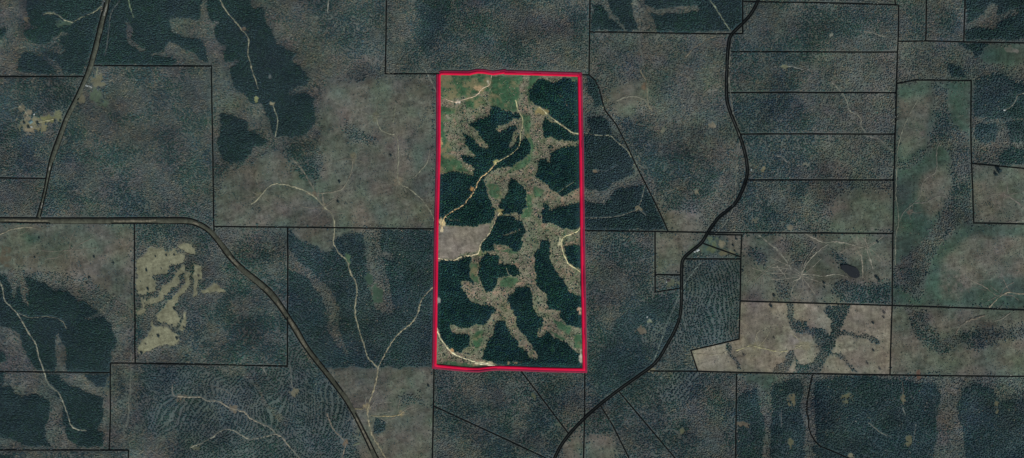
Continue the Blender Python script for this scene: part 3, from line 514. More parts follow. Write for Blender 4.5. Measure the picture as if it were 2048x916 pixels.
for (px, py, rx, ry, c) in PADS:
    x0 = max(int(px-rx*1.8)+MG, 0); x1 = int(px+rx*1.8)+2+MG; y0 = max(int(py-ry*1.8)+MG, 0); y1 = int(py+ry*1.8)+2+MG
    sl = (slice(y0, y1), slice(x0, x1))
    q = ((X[sl]-px)/rx)**2+((Y[sl]-py)/ry)**2
    f = np.clip((1.05-q+5.*pn[sl])*1.5, 0, .95)
    big = rx > 17 and ry > 9 and not (px < 100 and py < 260)
    if big: f = f*.45
    f = np.where(ROADM[sl], 0, f)[..., None]; c = np.array(c)*.92+.08*np.mean(c)-2
    GC[sl] = GC[sl]*(1-f)+f*np.array(gcol(c), np.float32)*(1+.5*n2[sl]+.35*n4[sl])[..., None]
    if not big: CLR[sl] |= f[..., 0] > (.12 if px < 230 and py < 280 else .3)
GC = np.clip(GC, 0.004, .8)

# ------------------------------------------------------------------ helpers
sc = bpy.context.scene
col = bpy.data.collections.new('scene'); sc.collection.children.link(col)
def link(o): col.objects.link(o); return o
def tag(o, label=None, cat=None, group=None, kind=None):
    if label: o['label'] = label
    if cat: o['category'] = cat
    if group: o['group'] = group
    if kind: o['kind'] = kind
    return o
def mesh_np(name, V, F, mat, colr=None, smooth=False, parent=None):
    me = bpy.data.meshes.new(name)
    V = np.ascontiguousarray(V, np.float32); F = np.ascontiguousarray(F, np.int32)
    n = F.shape[1]
    me.vertices.add(len(V)); me.vertices.foreach_set('co', V.ravel())
    me.loops.add(F.size); me.loops.foreach_set('vertex_index', F.ravel())
    me.polygons.add(len(F)); me.polygons.foreach_set('loop_start', np.arange(0, F.size, n, dtype=np.int32))
    if smooth: me.polygons.foreach_set('use_smooth', np.ones(len(F), bool))
    me.update(calc_edges=True)
    if colr is not None:
        at = me.color_attributes.new('cover', 'FLOAT_COLOR', 'POINT')
        c = np.ones((len(V), 4), np.float32); c[:, :3] = colr
        at.data.foreach_set('color', c.ravel())
    me.materials.append(mat)
    o = link(bpy.data.objects.new(name, me))
    if parent: o.parent = parent
    return o
def mat_basic(name, rgb=None, rough=.9, attr=False, nscale=.15, namt=.3, spec=.1):
    m = bpy.data.materials.new(name); m.use_nodes = True; nt = m.node_tree; nt.nodes.clear()
    out = nt.nodes.new('ShaderNodeOutputMaterial'); b = nt.nodes.new('ShaderNodeBsdfPrincipled')
    b.inputs['Roughness'].default_value = rough; b.inputs['Specular IOR Level'].default_value = spec
    nt.links.new(b.outputs[0], out.inputs[0])
    if attr:
        a = nt.nodes.new('ShaderNodeAttribute'); a.attribute_name = 'cover'; src = a.outputs['Color']
    else:
        a = nt.nodes.new('ShaderNodeRGB'); a.outputs[0].default_value = (*rgb, 1); src = a.outputs[0]
    tc = nt.nodes.new('ShaderNodeNewGeometry'); nz = nt.nodes.new('ShaderNodeTexNoise')
    nz.inputs['Scale'].default_value = nscale; nz.inputs['Detail'].default_value = 4; nz.inputs['Roughness'].default_value = .65
    nt.links.new(tc.outputs['Position'], nz.inputs['Vector'])
    mr = nt.nodes.new('ShaderNodeMapRange'); mr.inputs[1].default_value = .25; mr.inputs[2].default_value = .75
    mr.inputs[3].default_value = 1-namt; mr.inputs[4].default_value = 1+namt
    nt.links.new(nz.outputs[0], mr.inputs[0])
    mx = nt.nodes.new('ShaderNodeVectorMath'); mx.operation = 'SCALE'
    nt.links.new(src, mx.inputs[0]); nt.links.new(mr.outputs[0], mx.inputs['Scale'])
    nt.links.new(mx.outputs[0], b.inputs['Base Color'])
    return m
M_ground = mat_basic('ground_cover', attr=True, nscale=.22, namt=.42)
M_leaf = mat_basic('foliage', attr=True, nscale=.5, namt=.3)
M_track = mat_basic('dirt', attr=True, nscale=.12, namt=.45)
M_red = mat_basic('red_marking', (.66, .006, .05), nscale=.05, namt=.03, rough=.7)
M_dred = mat_basic('dark_red_marking', (.25, .02, .055), nscale=.1, namt=.18, rough=.8)
M_black = mat_basic('black_marking', (.0085, .0105, .0105), nscale=.1, namt=.15, rough=.9, spec=.02)

# ------------------------------------------------------------------ the ground: one sheet, fine in the frame, coarse to the horizon
step = 1.6
gx = np.arange(-MG+2, 2048+MG-2, step); gy = np.arange(-MG+2, 916+MG-2, step)
far = [400, 1100, 2600, 6000, 14000]
gx = np.concatenate([[-MG-f for f in far[::-1]], gx, [2048+MG+f for f in far]])
gy = np.concatenate([[-MG-f for f in far[::-1]], gy, [916+MG+f for f in far]])
GX, GY = np.meshgrid(gx, gy)
Z = samp(HGT, GX, GY)
Vg = np.stack([wx(GX), wy(GY), Z], -1).reshape(-1, 3)
nxx, nyy = len(gx), len(gy)
idx = np.arange(nxx*nyy).reshape(nyy, nxx)
Fg = np.stack([idx[:-1, :-1], idx[1:, :-1], idx[1:, 1:], idx[:-1, 1:]], -1).reshape(-1, 4)
Cg = np.stack([samp(GC[..., c], GX, GY) for c in range(3)], -1).reshape(-1, 3)
g = mesh_np('ground', Vg, Fg, M_ground, Cg, smooth=True); tag(g, 'rolling ground of cutover, leaf litter, grass and tan fields', 'ground', kind='structure')

# ------------------------------------------------------------------ ribbons laid on the ground
def resample(pts, d):
    out = [pts[0]]
    for a, b in zip(pts[:-1], pts[1:]):
        L = math.hypot(b[0]-a[0], b[1]-a[1]); n = max(1, int(L/d))
        for k in range(1, n+1): out.append((a[0]+(b[0]-a[0])*k/n, a[1]+(b[1]-a[1])*k/n))
    return np.array(out, float)
def smooth_path(pts, it=2):
    p = [tuple(q) for q in pts]
    for _ in range(it):
        o = [p[0]]
        for a, b in zip(p[:-1], p[1:]):
            o += [(a[0]*.75+b[0]*.25, a[1]*.75+b[1]*.25), (a[0]*.25+b[0]*.75, a[1]*.25+b[1]*.75)]
        o.append(p[-1]); p = o
    return p
def normals(p):
    t = np.gradient(p, axis=0)
    # mitred: use the sum of neighbouring edge normals
    e = np.diff(p, axis=0); e /= np.maximum(np.linalg.norm(e, axis=1, keepdims=True), 1e-6)
    n = np.stack([e[:, 1], -e[:, 0]], -1)
    na = np.vstack([n[:1], n]); nb = np.vstack([n, n[-1:]]); m = na+nb
    m /= np.maximum(np.linalg.norm(m, axis=1, keepdims=True), 1e-6)
    k = 1/np.clip((m*na).sum(1), .55, 1)
    return m*k[:, None]
def ribbon(name, pts, w, mat, z=.3, thick=.3, colr=None, sm=0, off=0., jag=0., parent=None, d=4., seed=1, fade=False):
    p = resample(smooth_path(pts, sm) if sm else pts, d)
    n = normals(p)
    c = p + n*off
    if jag:
        rr = np.random.default_rng(seed); j = rr.uniform(-1, 1, (len(p), 2))
        j[:, :] = (j + np.roll(j, 1, 0))*.7
        wl = w/2*(1+jag*j[:, 0]); wr = w/2*(1+jag*j[:, 1])
        wob = rr.uniform(-.5, .5, len(p)); wob = (wob+np.roll(wob, 1)+np.roll(wob, 2))/2
        c = c + n*wob[:, None]*min(.9, w*.4)
    else: wl = wr = np.full(len(p), w/2)
    A = c + n*wl[:, None]; B = c - n*wr[:, None]
    zA = np.maximum(samp(HGT, A[:, 0], A[:, 1]), samp(HGT, B[:, 0], B[:, 1])) + z
    rows = []
    for q, dz in ((A, -thick-.3), (A, 0), (B, 0), (B, -thick-.3)):
        rows.append(np.stack([wx(q[:, 0]), wy(q[:, 1]), zA+dz], -1))
    V = np.concatenate(rows); N = len(p); F = []
    for r in range(3):
        a = np.arange(N-1)+r*N
        F.append(np.stack([a, a+1, a+1+N, a+N], -1))
    F = np.concatenate(F)
    cc = None
    if colr is not None:
        rr = np.random.default_rng(seed+5)
        v = 1+.5*(rr.random(N)-.5); cc = np.array(colr)[None]*v[:, None]
        if fade:
            tt = np.clip(.86+1.8*fbm(p[:, 0].astype(np.float32), p[:, 1].astype(np.float32), 9, 2, 95), .15, 1)[:, None]
            gl = np.stack([samp(GC[..., q], p[:, 0], p[:, 1]) for q in range(3)], -1)
            cc = cc*tt+gl*(1-tt)
        cc = np.tile(cc, (4, 1))
    return mesh_np(name, V, F, mat, cc, parent=parent)

# tracks
for i, (pts, w, c) in enumerate(TRACKS):
    o = ribbon('dirt_track', pts, w*(.95 if c[0] > 125 else 1.15), M_track, z=.35, colr=gcol(c, .66 if c[0] > 125 else .60), sm=1, jag=.75, d=2.0, seed=i+3, fade=True)
    tag(o, None, None, kind='structure')
# roads: pale verge strip with the paved lane on it
def mid(a, b, t=.5):
    pa = resample(a, 5); n = 240
    def par(p):
        p = np.array(p, float); s = np.concatenate([[0], np.cumsum(np.hypot(*np.diff(p, axis=0).T))])
        q = np.linspace(0, s[-1], n); return np.stack([np.interp(q, s, p[:, 0]), np.interp(q, s, p[:, 1])], -1)
    return [tuple(v) for v in par(a)*(1-t)+par(b)*t]
m1 = mid(R1L, R1R); m2 = mid(R2T, R2B)
tag(ribbon('road_verge', m1, 9.2, M_track, z=.35, colr=gcol((68,72,62)), d=3, seed=90), kind='structure')
tag(ribbon('road', m1, 2.6, M_track, z=.6, colr=gcol((112,112,104)), d=2.5, jag=.5, seed=91), kind='structure')
tag(ribbon('road_verge', m2, 11, M_track, z=.35, colr=gcol((64,66,56)), d=3, seed=92), kind='structure')
tag(ribbon('road', m2, 4.6, M_track, z=.6, colr=gcol((92,89,76)), d=2.5, jag=.25, seed=93), kind='structure')
tag(ribbon('road', R3, 2.6, M_track, z=.4, colr=gcol((52,56,54)), sm=2, d=2.5, jag=.3, seed=94), kind='structure')

# black parcel lines
GRP = 'thin black lines along the parcel edges'
for i, (lab, pts) in enumerate(LINES):
    o = ribbon('parcel_line', pts, 2.9, M_black, z=.8+.012*i, thick=.6, d=6)
    tag(o, lab, 'parcel line', GRP)
def shift(pts, d):
    p = resample(smooth_path(pts, 2), 3); n = normals(p); return [tuple(v) for v in p+n*d]
for lab, pts in (('black line on the left side of the north south road at left', R1L), ('black line on the right side of the north south road at left', R1R),
                 ('black line on the upper side of the broad road curving down to the bottom', R2T), ('black line on the lower side of the broad road curving down to the bottom', R2B),
                 ):
    tag(ribbon('road_line', pts, 2.6, M_black, z=1.5, thick=1., sm=2, d=3), lab, 'road line', 'black lines flanking the roads')
tag(ribbon('road_line', shift(R3, 1.95), 2.8, M_black, z=1.6, thick=1., d=3), 'black line along the left side of the narrow winding road', 'road line', 'black lines flanking the roads')
tag(ribbon('road_line', shift(R3, -1.95), 2.8, M_black, z=1.6, thick=1., d=3), 'black line along the right side of the narrow winding road', 'road line', 'black lines flanking the roads')

# the red boundary
root = link(bpy.data.objects.new('boundary_line', None)); root.location = (wx(871), wy(732), 0)
tag(root, 'thick red line marking out the tall rectangular tract in the middle', 'boundary line')
inv = (-root.location[0], -root.location[1], -root.location[2])
def reddit(name, pts, w, mat, z, off=0):
    o = ribbon(name, pts, w, mat, z=z, thick=2, off=off, d=5, parent=root)
    o.data.transform(__import__('mathutils').Matrix.Translation(inv)); return o
reddit('line_band', RED[1:], 5.2, M_red, 3.0); reddit('line_band', RED2+[(880,149)], 5.2, M_red, 3.15)
reddit('line_edge', RED[1:]+[(1013,144.6)], 4.6, M_dred, 2.2, off=4.2)
reddit('line_edge', RED2+[(879.5,149.5)], 4.6, M_dred, 2.35, off=4.2)

# ------------------------------------------------------------------ forests
sp = 2.6
cx_, cy_ = np.meshgrid(np.arange(-MG+6, 2048+MG-6, sp), np.arange(-MG+6, 916+MG-6, sp))
px = (cx_ + RNG.uniform(-.5, .5, cx_.shape)*sp*.95).ravel(); py = (cy_ + RNG.uniform(-.5, .5, cx_.shape)*sp*.95).ravel()
kind = near(COV, px, py); tin = near(IN, px, py)
jx = px+RNG.normal(0, 4.5, px.shape); jy = py+RNG.normal(0, 4.5, px.shape)     # woods thin out gradually into open ground
kj = near(COV, jx, jy); softk = [KINDS.index(k) for k in 'HMCG']
kind = np.where(np.isin(kind, softk) & np.isin(kj, softk) & (near(IN, jx, jy) == tin) & ~tin, kj, kind)
kc = {k: kind == KINDS.index(k) for k in KINDS}
# evergreen share of the mixed woods
EV = [(680,30,45,.9),(710,75,40,.9),(750,30,35,.8),(640,20,25,.5),(1270,270,35,.6),(1340,330,40,.7),(1400,360,40,.7),(1300,330,30,.4),(1690,230,0.1,0),(10,240,25,1),(45,275,35,1),(55,300,30,.8),(120,262,20,.7),(150,265,18,1),(215,235,15,.6),(215,318,28,1),(125,305,18,.8),(160,385,35,1),(100,405,30,1),(235,395,25,1),(270,412,40,.8),(325,270,20,.8),(335,270,35,.8),(388,330,28,1),(385,355,22,1),(330,310,20,.8),(10,180,25,1),(60,190,30,1),(105,200,22,.9),(90,270,20,.5),(60,205,30,1),(25,215,25,1),(300,140,30,.7),(270,150,30,.5),
 (300,250,30,-1),(250,190,40,-1),(190,350,35,-1),(400,180,30,-1),(350,400,25,-1),(175,290,15,-.8),(295,465,22,1.4),(340,465,25,1.4),(488,510,25,1),(460,540,25,1),(478,580,22,1),(448,612,18,1),(400,618,14,1),(536,568,28,1),(460,640,18,1),(380,655,18,1),(375,690,16,1),(372,715,14,1),(470,705,24,1.5),(560,700,30,1.2),(520,700,28,1.2),(515,660,26,.6),
 (425,660,18,-1),(430,590,16,-1),(480,620,20,-1),(430,525,22,-1),(455,475,25,-1),(870,60,40,1),(885,100,30,1),(960,60,36,.8),(1020,100,30,.8),(1000,20,30,.6),(800,60,25,-1),(800,110,25,-.8),(920,60,20,-1),(1060,40,35,-.6),(1120,90,30,-.6),
 (890,760,20,.8),(905,850,30,1),(990,860,30,1),(1080,810,40,1),(1100,850,35,1),(1120,780,30,1),(970,770,16,1),(1000,905,20,1),(1110,890,20,1),(985,800,25,-.8),(1040,850,16,-1),(930,790,25,-.8),(900,905,25,-.6),
 (1270,780,45,1.2),(1330,775,35,1.2),(1200,865,30,1.2),(1290,870,20,.8),(1360,795,30,.8),(1215,750,35,.8),(1440,815,15,.6),(1230,740,30,1),(1610,90,45,1),(1560,110,40,1),(1500,130,30,.9),(1620,50,35,1),(1700,55,30,1),(1580,160,30,.8),(1490,230,40,1.2),(1550,240,55,1.2),(1590,290,40,1),(1630,285,30,1),(1500,380,30,.8),(1750,365,30,.8),(1600,390,30,.4),(1520,445,40,.7),(1540,200,30,.8),(1640,30,30,.7),
 (1540,40,30,-1),(1520,75,18,-1),(1495,130,12,-1),(1230,490,34,1.2),(1255,515,28,1.2),(1285,545,28,1),(1200,600,18,.5),(1215,690,40,.8),(1290,640,40,1.2),(1210,500,0.1,0),(1190,540,20,-.8),(1235,560,26,-.5),(1210,620,22,-.8),(1845,20,25,.4),(1900,50,25,.8),(1880,115,25,.3),(1850,110,20,.2),
 (600,310,40,.6),(720,380,25,.8),(735,350,18,.8),(1690,590,40,1.2),(1750,590,40,1.4),(1670,640,30,1.4),(1660,700,30,1.2),(1600,735,20,1.2),(1600,650,20,.8),(1840,650,20,.5),(1990,685,30,.6),(1505,505,20,.6),(1820,55,20,-.5)]
def evfrac(x, y):
    f = .36 + 2.4*fbm(x.astype(np.float32), y.astype(np.float32), 34, 4, 50)
    for (bx, by, r, a) in EV: f += .75*a*np.exp(-((x-bx)**2+(y-by)**2)/(r*r*.9))
    return f
ev = evfrac(px, py)
r1 = RNG.random(px.shape); r2 = RNG.random(px.shape)
clump = fbm(px.astype(np.float32), py.astype(np.float32), 7, 2, 51)
dens = np.select([kc['P'], kc['D'], kc['R'], kc['H'], kc['M'], kc['C'], kc['G'], kc['T'], kc['B'], kc['F']],
                 [1.0, .86, .9, .74, .86, .2, .12, .05, .0, 0.012])
dens = np.where(kc['G'] & tin, .22+clump*1.2, dens)
dens = np.where(kc['H'] & tin, .54, dens)*(1-.85*near(FR, px, py))
dens = dens + np.where(kc['H'] | kc['M'], clump*.9, 0) + np.where(kc['C'] | kc['G'], clump*.5*(clump > .12), 0)
# planted rows follow the contours
phi = px*.80+py*.60 + 95*fbm(px.astype(np.float32), py.astype(np.float32), 110, 2, 60)
phi = np.where((px > 1340) & (py < 700), px*.97-py*.1+30*fbm(px.astype(np.float32), py.astype(np.float32), 70, 2, 61), phi)
phi = np.where((px > 1600) & (py > 740), py*.55+px*.8+70*fbm(px.astype(np.float32), py.astype(np.float32), 110, 2, 62), phi)
fr = ((phi+3*fbm(px.astype(np.float32), py.astype(np.float32), 12, 2, 64))/5.8) % 1.0
dens = np.where(kc['R'], np.where(fr < .58, .95, .07), dens)
ph2 = px*.5-py*.86+60*fbm(px.astype(np.float32), py.astype(np.float32), 90, 2, 63)
dens = np.where(kc['D'], np.where((ph2/5.6) % 1 < .74, .98, .35), dens)
d_creek = np.full(px.shape, 99.)
for pts, hw in CREEKS:
    dc = near(seg_dist([pts], hw+6), px, py)
    d_creek = np.minimum(d_creek, dc/hw)
creek = (d_creek < 1) & np.isin(kind, [KINDS.index(k) for k in 'CGTFM'])
dens = np.where(creek, .75, dens)
keep = (r1 < dens) & ~near(CLR, px, py) & ~near(ROADM, px, py)
keep &= (near(d_trk, px, py) > 1.9) & (near(d_line, px, py) > 2.0) & (near(d_r3, px, py) > 4.6)
dr = near(d_red, px, py); south = near(IN, px, py)
keep &= dr > 5.4
keep &= ~((~tin) & (dr < 8.4))
evg = np.select([kc['P'], kc['D'], kc['R'], kc['H'], kc['M']], [1.0, .96, .97, .10, 0], default=.25)
evg = np.where(kc['M'], np.clip(ev, .03, .97), evg)
evg = np.where(kc['H'] & ~tin, .10+.35*np.clip(ev-.3, 0, 1), evg)
evg = np.where(kc['H'] & tin, .14, evg)
evg = np.where(creek, .55, evg)
is_ev = r2 < evg
bank = [(1,.99)]
def crowns(sel, green):
    x = px[sel]; y = py[sel]; k = kind[sel]; n = len(x); t = tin[sel]; drr = dr[sel]; dl = near(d_line, x, y); dt = near(d_trk, x, y)
    R = RNG
    closed = np.isin(k, [KINDS.index('P'), KINDS.index('D'), KINDS.index('R')])
    openk = np.isin(k, [KINDS.index(c) for c in 'CGTBF'])
    if green:
        rad = R.uniform(3.3, 4.9, n); h = R.uniform(7, 9.5, n); ns = 6
        h = np.where(k == KINDS.index('P'), h*1.35, h)
        rad = np.where(openk, rad*.62, rad); h = np.where(openk, h*.6, h)
    else:
        rad = R.uniform(2.4, 4.4, n); h = R.uniform(4.5, 7.5, n); ns = 6
        h = np.where(t, h*R.uniform(.55, 1.1, n), h); rad = np.where(t, rad*R.uniform(.6, 1.05, n), rad)
        rad = np.where(openk, rad*.6, rad); h = np.where(openk, h*.5, h)
    h = np.where(drr < 10, np.minimum(h, 5.0), h); h = np.where(dl < 4.2, np.minimum(h, 6.), h)
    z0 = samp(HGT, x, y)
    a0 = R.uniform(0, 6.283, n)
    ang = a0[:, None]+np.arange(ns)[None]*(2*math.pi/ns)+R.uniform(-.3, .3, (n, ns))
    if green: lev = [(.12, 1.0), (.62, .62)]
    else: lev = [(.30, 1.0), (.78, .78)]
    X0 = wx(x); Y0 = wy(y); parts = []
    for (lz, lr) in lev:
        rr = rad[:, None]*lr*R.uniform(.62, 1.25, (n, ns))
        parts.append(np.stack([X0[:, None]+rr*np.cos(ang+lz), Y0[:, None]+rr*np.sin(ang+lz), z0[:, None]+h[:, None]*(lz+R.uniform(-.12, .12, (n, ns)))], -1))
    apex = np.stack([X0+R.uniform(-.8, .8, n), Y0+R.uniform(-.8, .8, n), z0+h*R.uniform(.92, 1.08, n)], -1)[:, None]
    V = np.concatenate(parts+[apex], 1)       # n, 2ns+1, 3
    nv = 2*ns+1
    f = []
    for i in range(ns):
        j = (i+1) % ns
        f += [(i, j, ns+j), (i, ns+j, ns+i), (ns+i, ns+j, 2*ns)]
    F = (np.arange(n)[:, None, None]*nv + np.array(f)[None]).reshape(-1, 3)
    # leaf or twig colour, tree by tree; dimming painted in outside the tract
    if green:
        pal_o = np.array([(38,55,58),(39,57,56),(42,58,58),(39,58,53)]); pal_i = np.array([(26,51,53),(29,56,52),(34,64,50),(22,46,51)])
        w = [.35,.3,.2,.15]
    else:
        pal_o = np.array([(82,85,79),(75,81,78),(89,89,79),(69,78,76)]); pal_i = np.array([(120,114,99),(102,107,85),(136,122,107),(84,98,76)])
        w = [.30,.30,.14,.26]
    cn = fbm(x.astype(np.float32), y.astype(np.float32), 6.5, 2, 85)*2.2+R.uniform(-.28, .28, n)+.5     # neighbours share a kind
    ch = np.searchsorted(np.cumsum(w)[:3], np.clip(cn, 0, .999)); ch = np.array([1, 0, 2, 3])[ch] if green else np.array([3, 1, 0, 2])[ch]
    kk = KT if green else .62
    C = np.where(t[:, None], lin(pal_i)[ch], lin(pal_o)[ch])/kk
    br = fbm(x.astype(np.float32), y.astype(np.float32), 45, 3, 70)
    gr = fbm(x.astype(np.float32), y.astype(np.float32), 60, 3, 71)
    C = C*(1+.55*br[:, None])*R.lognormal(0, .17 if green else .15, (n, 1))*(1+(.9*fbm(x.astype(np.float32), y.astype(np.float32), 12, 3, 87)*t)[:, None])
    if green: C[:, 0] *= 1-.4*gr; C[:, 2] *= 1-.35*gr
    if green: C *= np.where(np.isin(k, [KINDS.index(c) for c in 'MHCGT']) & ~t, 1.12, 1.)[:, None]
    wt = np.where(k == KINDS.index('P'), .22, 1.)*np.where(t, .5, 1.)
    C *= 1+(tint(near(TA, x, y), near(TB, x, y), near(TV, x, y))-1)*wt[:, None]
    CC = np.repeat(C[:, None], nv, 1)*R.uniform(.85, 1.15, (n, nv, 1))
    return V.reshape(-1, 3), F, np.clip(CC.reshape(-1, 3), .004, .6)
def forest(name, sel, green, label):
    if sel.sum() == 0: return
    V, F, C = crowns(sel, green)
    tag(mesh_np(name, V, F, M_leaf, C), label, name.replace('_', ' '), kind='stuff')
closedk = kc['P']; rowk = kc['R'] | kc['D']; openk = kc['C'] | kc['G'] | kc['T'] | kc['F'] | kc['B']
forest('pine_forest', keep & is_ev & closedk & tin, True, 'dense dark green pine stands inside the red boundary')
forest('pine_forest', keep & is_ev & closedk & ~tin, True, 'closed slate green pine stands outside the red boundary')
forest('pine_plantation', keep & is_ev & rowk & ~tin, True, 'dark pines planted in curving rows outside the red boundary')
forest('evergreen_wood', keep & is_ev & (kc['M'] | kc['H']) & ~tin, True, 'dark evergreens scattered through the grey brown woods')
forest('evergreen_wood', keep & is_ev & kc['H'] & tin, True, 'dark evergreens in the branching creek bottoms inside the red boundary')
forest('hardwood_forest', keep & ~is_ev & ~openk & tin, False, 'leafless tan hardwoods in the branching creek bottoms inside the red boundary')
forest('hardwood_forest', keep & ~is_ev & ~openk & ~tin, False, 'leafless grey brown hardwoods outside the red boundary')
forest('brush', keep & openk & is_ev, True, 'low dark shrubs dotted over the open cutover and grass')
forest('brush', keep & openk & ~is_ev, False, 'low grey leafless bushes dotted over the open cutover and grass')

# ------------------------------------------------------------------ pond
M_water = mat_basic('pond_water', (.012, .016, .020), rough=.5, nscale=.05, namt=.2, spec=.2)
pp = [(1681,531),(1692,529),(1704,533),(1714,536),(1719,544),(1720,553),(1712,557),(1700,554),(1693,546),(1684,540)]
pp = smooth_path(pp+[pp[0]], 2)[:-1]
zz = max(float(samp(HGT, a, b)) for a, b in pp)+.5
me = bpy.data.meshes.new('pond'); n = len(pp)
me.from_pydata([(float(wx(a)), float(wy(b)), zz) for a, b in pp]+[(float(wx(a)), float(wy(b)), zz-3) for a, b in pp], [], [tuple(range(n))[::-1]]+[(i, (i+1) % n, n+(i+1) % n, n+i) for i in range(n)])
me.materials.append(M_water); tag(link(bpy.data.objects.new('pond', me)), 'small dark pond beside the tracked cutover', 'pond', kind='structure')

# ------------------------------------------------------------------ single trees standing in the fields
M_bark = mat_basic('bark', (.10, .08, .06), nscale=2, namt=.3)
def tree_proto(leafy, seed):
    rr = np.random.default_rng(seed)
    root = link(bpy.data.objects.new('evergreen_tree' if leafy else 'leafless_tree', None))
    V = []; F = []
    def limb(a, b, ra, rb):
        s = len(V); a = np.array(a, float); b = np.array(b, float)
        d = (b-a)/np.linalg.norm(b-a); u = np.cross(d, (1, .2, .1)); u /= np.linalg.norm(u); v = np.cross(d, u)
        for c, r in ((a, ra), (b, rb)):
            for k in range(6):
                an = k*math.pi/3; V.append(tuple(c+r*(u*math.cos(an)+v*math.sin(an))))
        for k in range(6): F.append((s+k, s+(k+1) % 6, s+6+(k+1) % 6, s+6+k))
    limb((0, 0, -1), (0, 0, 4), .45, .35); limb((0, 0, 4), (.3, .2, 9), .35, .1)
    for k in range(7):
        an = k*2.4; z = 3+k*.7; limb((0, 0, z), (2.6*math.cos(an), 2.6*math.sin(an), z+2.2), .16, .04)
    mesh_np('trunk', V, F, M_bark, parent=root)
    nl = 900; ph = rr.uniform(0, 6.283, nl); uu = rr.uniform(-1, 1, nl); rad = rr.uniform(.45, 1, nl)**.5
    lob = 1+.28*np.sin(3*ph+seed)+.18*np.sin(5*ph+2*uu)
    c = np.stack([4.4*rad*lob*np.sqrt(1-uu*uu)*np.cos(ph), 4.4*rad*lob*np.sqrt(1-uu*uu)*np.sin(ph), 6.5+4.0*rad*uu], -1)
    s = .42 if leafy else .26
    q = rr.normal(0, 1, (nl, 3, 3))*s*1.2
    Vt = (c[:, None]+q).reshape(-1, 3); Ft = np.arange(nl*3).reshape(-1, 3)
    base = lin((38,52,54))/.5 if leafy else lin((66,66,66))/.55
    Ct = np.repeat(base[None]*rr.lognormal(0, .3, (nl, 1)), 3, 0)
    mesh_np('crown', Vt, Ft, M_leaf, Ct, parent=root)
    return root
def copy_tree(o, parent=None):
    c = o.copy(); link(c); c.parent = parent
    for ch in o.children: copy_tree(ch, c)
    return c
protos = [tree_proto(True, 1), tree_proto(False, 2)]
used = [False, False]
SINGLES = [ # x, y, evergreen, scale, label
 (310.5,513,1,.9,'dark round tree alone in the upper part of the largest tan field'),
 (293.5,541,1,1.3,'largest dark tree alone in the middle of the tan field beside the parcel line'),
 (322.5,538,0,.9,'grey tree alone near the right side of the largest tan field'),
 (332,511,1,1,'dark tree at the right rim of the tan field, under the grey wood'),
 (348,510,1,1,'dark tree in the narrow neck between the two upper tan fields'),
 (291,672,0,.0,''),
 (292,688,0,.9,'small dark tree alone on the lowest tan field'),
 (283.5,706,1,1.6,'broad dark tree at the bottom left corner of the lowest tan field'),
 (276.5,713,1,1.2,'dark tree in the corner between parcel line and the lowest tan field'),
 (354.5,677,1,1.5,'dark tree at the right end of the lowest tan field'),
 (318,672,1,1.5,'dark green tree in the notch in the middle of the lowest tan field'),
 (349.5,617.5,1,1.5,'dark tree on the right bank of the middle tan field'),
 (297,578,1,1.3,'dark tree at the foot of the largest tan field, beside the grove'),
 (397,552,0,1.2,'grey tree in the narrow upright tan strip'),
 (368.5,655.5,1,1,'dark tree at the foot of the thin green strip'),
 (188,514,1,1.2,'dark tree alone on the brown cutover south of the main road'),
 (227,526,1,1.1,'dark tree on the east side of the brown cutover'),
 (178,555,1,1.4,'dark tree at the end of the ditch across the brown cutover'),
 (71,515,1,1,'dark tree on the western rise of the brown cutover'),
 (79,476,1,1,'dark tree south of the main road beside the green hollow'),
 (172,566,1,1.1,'dark tree below the ditch in the brown cutover'),
 (782,311,1,1.2,'dark tree alone on the olive ground left of the red boundary'),
 (679,364,1,1.3,'dark tree on the olive ground beside the curving track'),
 (676.5,403.5,1,1.3,'dark tree on the olive ground right of the track junction'),
 (857,772,1,1.3,'dark tree near the right side of the pale field below the tract'),
 (1542,612,1,1.7,'dark tree at the top of the western tan field'),
 (1746,646,1,1.3,'dark tree alone in the middle of the upper right tan field'),
 (1768,625,0,1.8,'grey clump of a tree near the upper right corner of the tan fields'),
 (1767,635,0,1.5,'smaller grey tree under the clump in the upper right tan field'),
 (1747,701,1,1.1,'dark tree alone in the lower right tan field'),
 (1735,727,0,1.4,'left of the two grey trees low in the right tan field'),
 (1760,738,0,1.5,'grey tree near the bottom right corner of the tan fields'),
 (1488,710,0,1.5,'grey tree below the bright track in the western tan field'),
 (1548,676,0,1.2,'grey tree above the bright track in the western tan field'),
 (1755,484,1,1.3,'dark tree in the upper right of the tracked cutover'),
 (1753,555,1,1.8,'large dark tree right of the pond in the tracked cutover'),
 (1758,560,1,1.4,'dark tree just below the large one right of the pond'),
 (1648,566,1,1.3,'dark tree south of the pale tracks in the cutover'),
 (1649,575,1,1,'smaller dark tree south of the pale tracks in the cutover'),
 (1548,591,1,1.4,'dark tree in the lower left of the tracked cutover'),
 (1486,541,1,1,'dark tree at the left edge of the tracked cutover'),
 (1466.5,491,1,1.2,'dark tree in the middle of the grassy wedge parcel'),
 (1473,478,1,1.3,'dark tree in the upper right of the grassy wedge parcel'),
 (1470,502,1,1,'lowest dark tree in the grassy wedge parcel'),
 (1997,342,1,2.6,'largest round dark tree on the pale ground at right'),
 (1991,349,1,1.9,'dark tree touching the largest one on the pale ground at right'),
 (1902,658,1,0,''),
 (50,246,1,1.3,'dark tree left of the farmhouse yard'),
 (77,247,1,1.5,'dark tree right of the farmhouse in the yard'),
 (59,255,1,1.6,'dark tree below the farmhouse in the yard'),
 (110,241,1,1.1,'dark tree in the farm drive near the road'),
 (121,241,1,1.1,'dark tree beside the road at the end of the farm drive'),
 (1824,650,1,1.1,'dark tree on the pale ground right of the tan fields'),
]
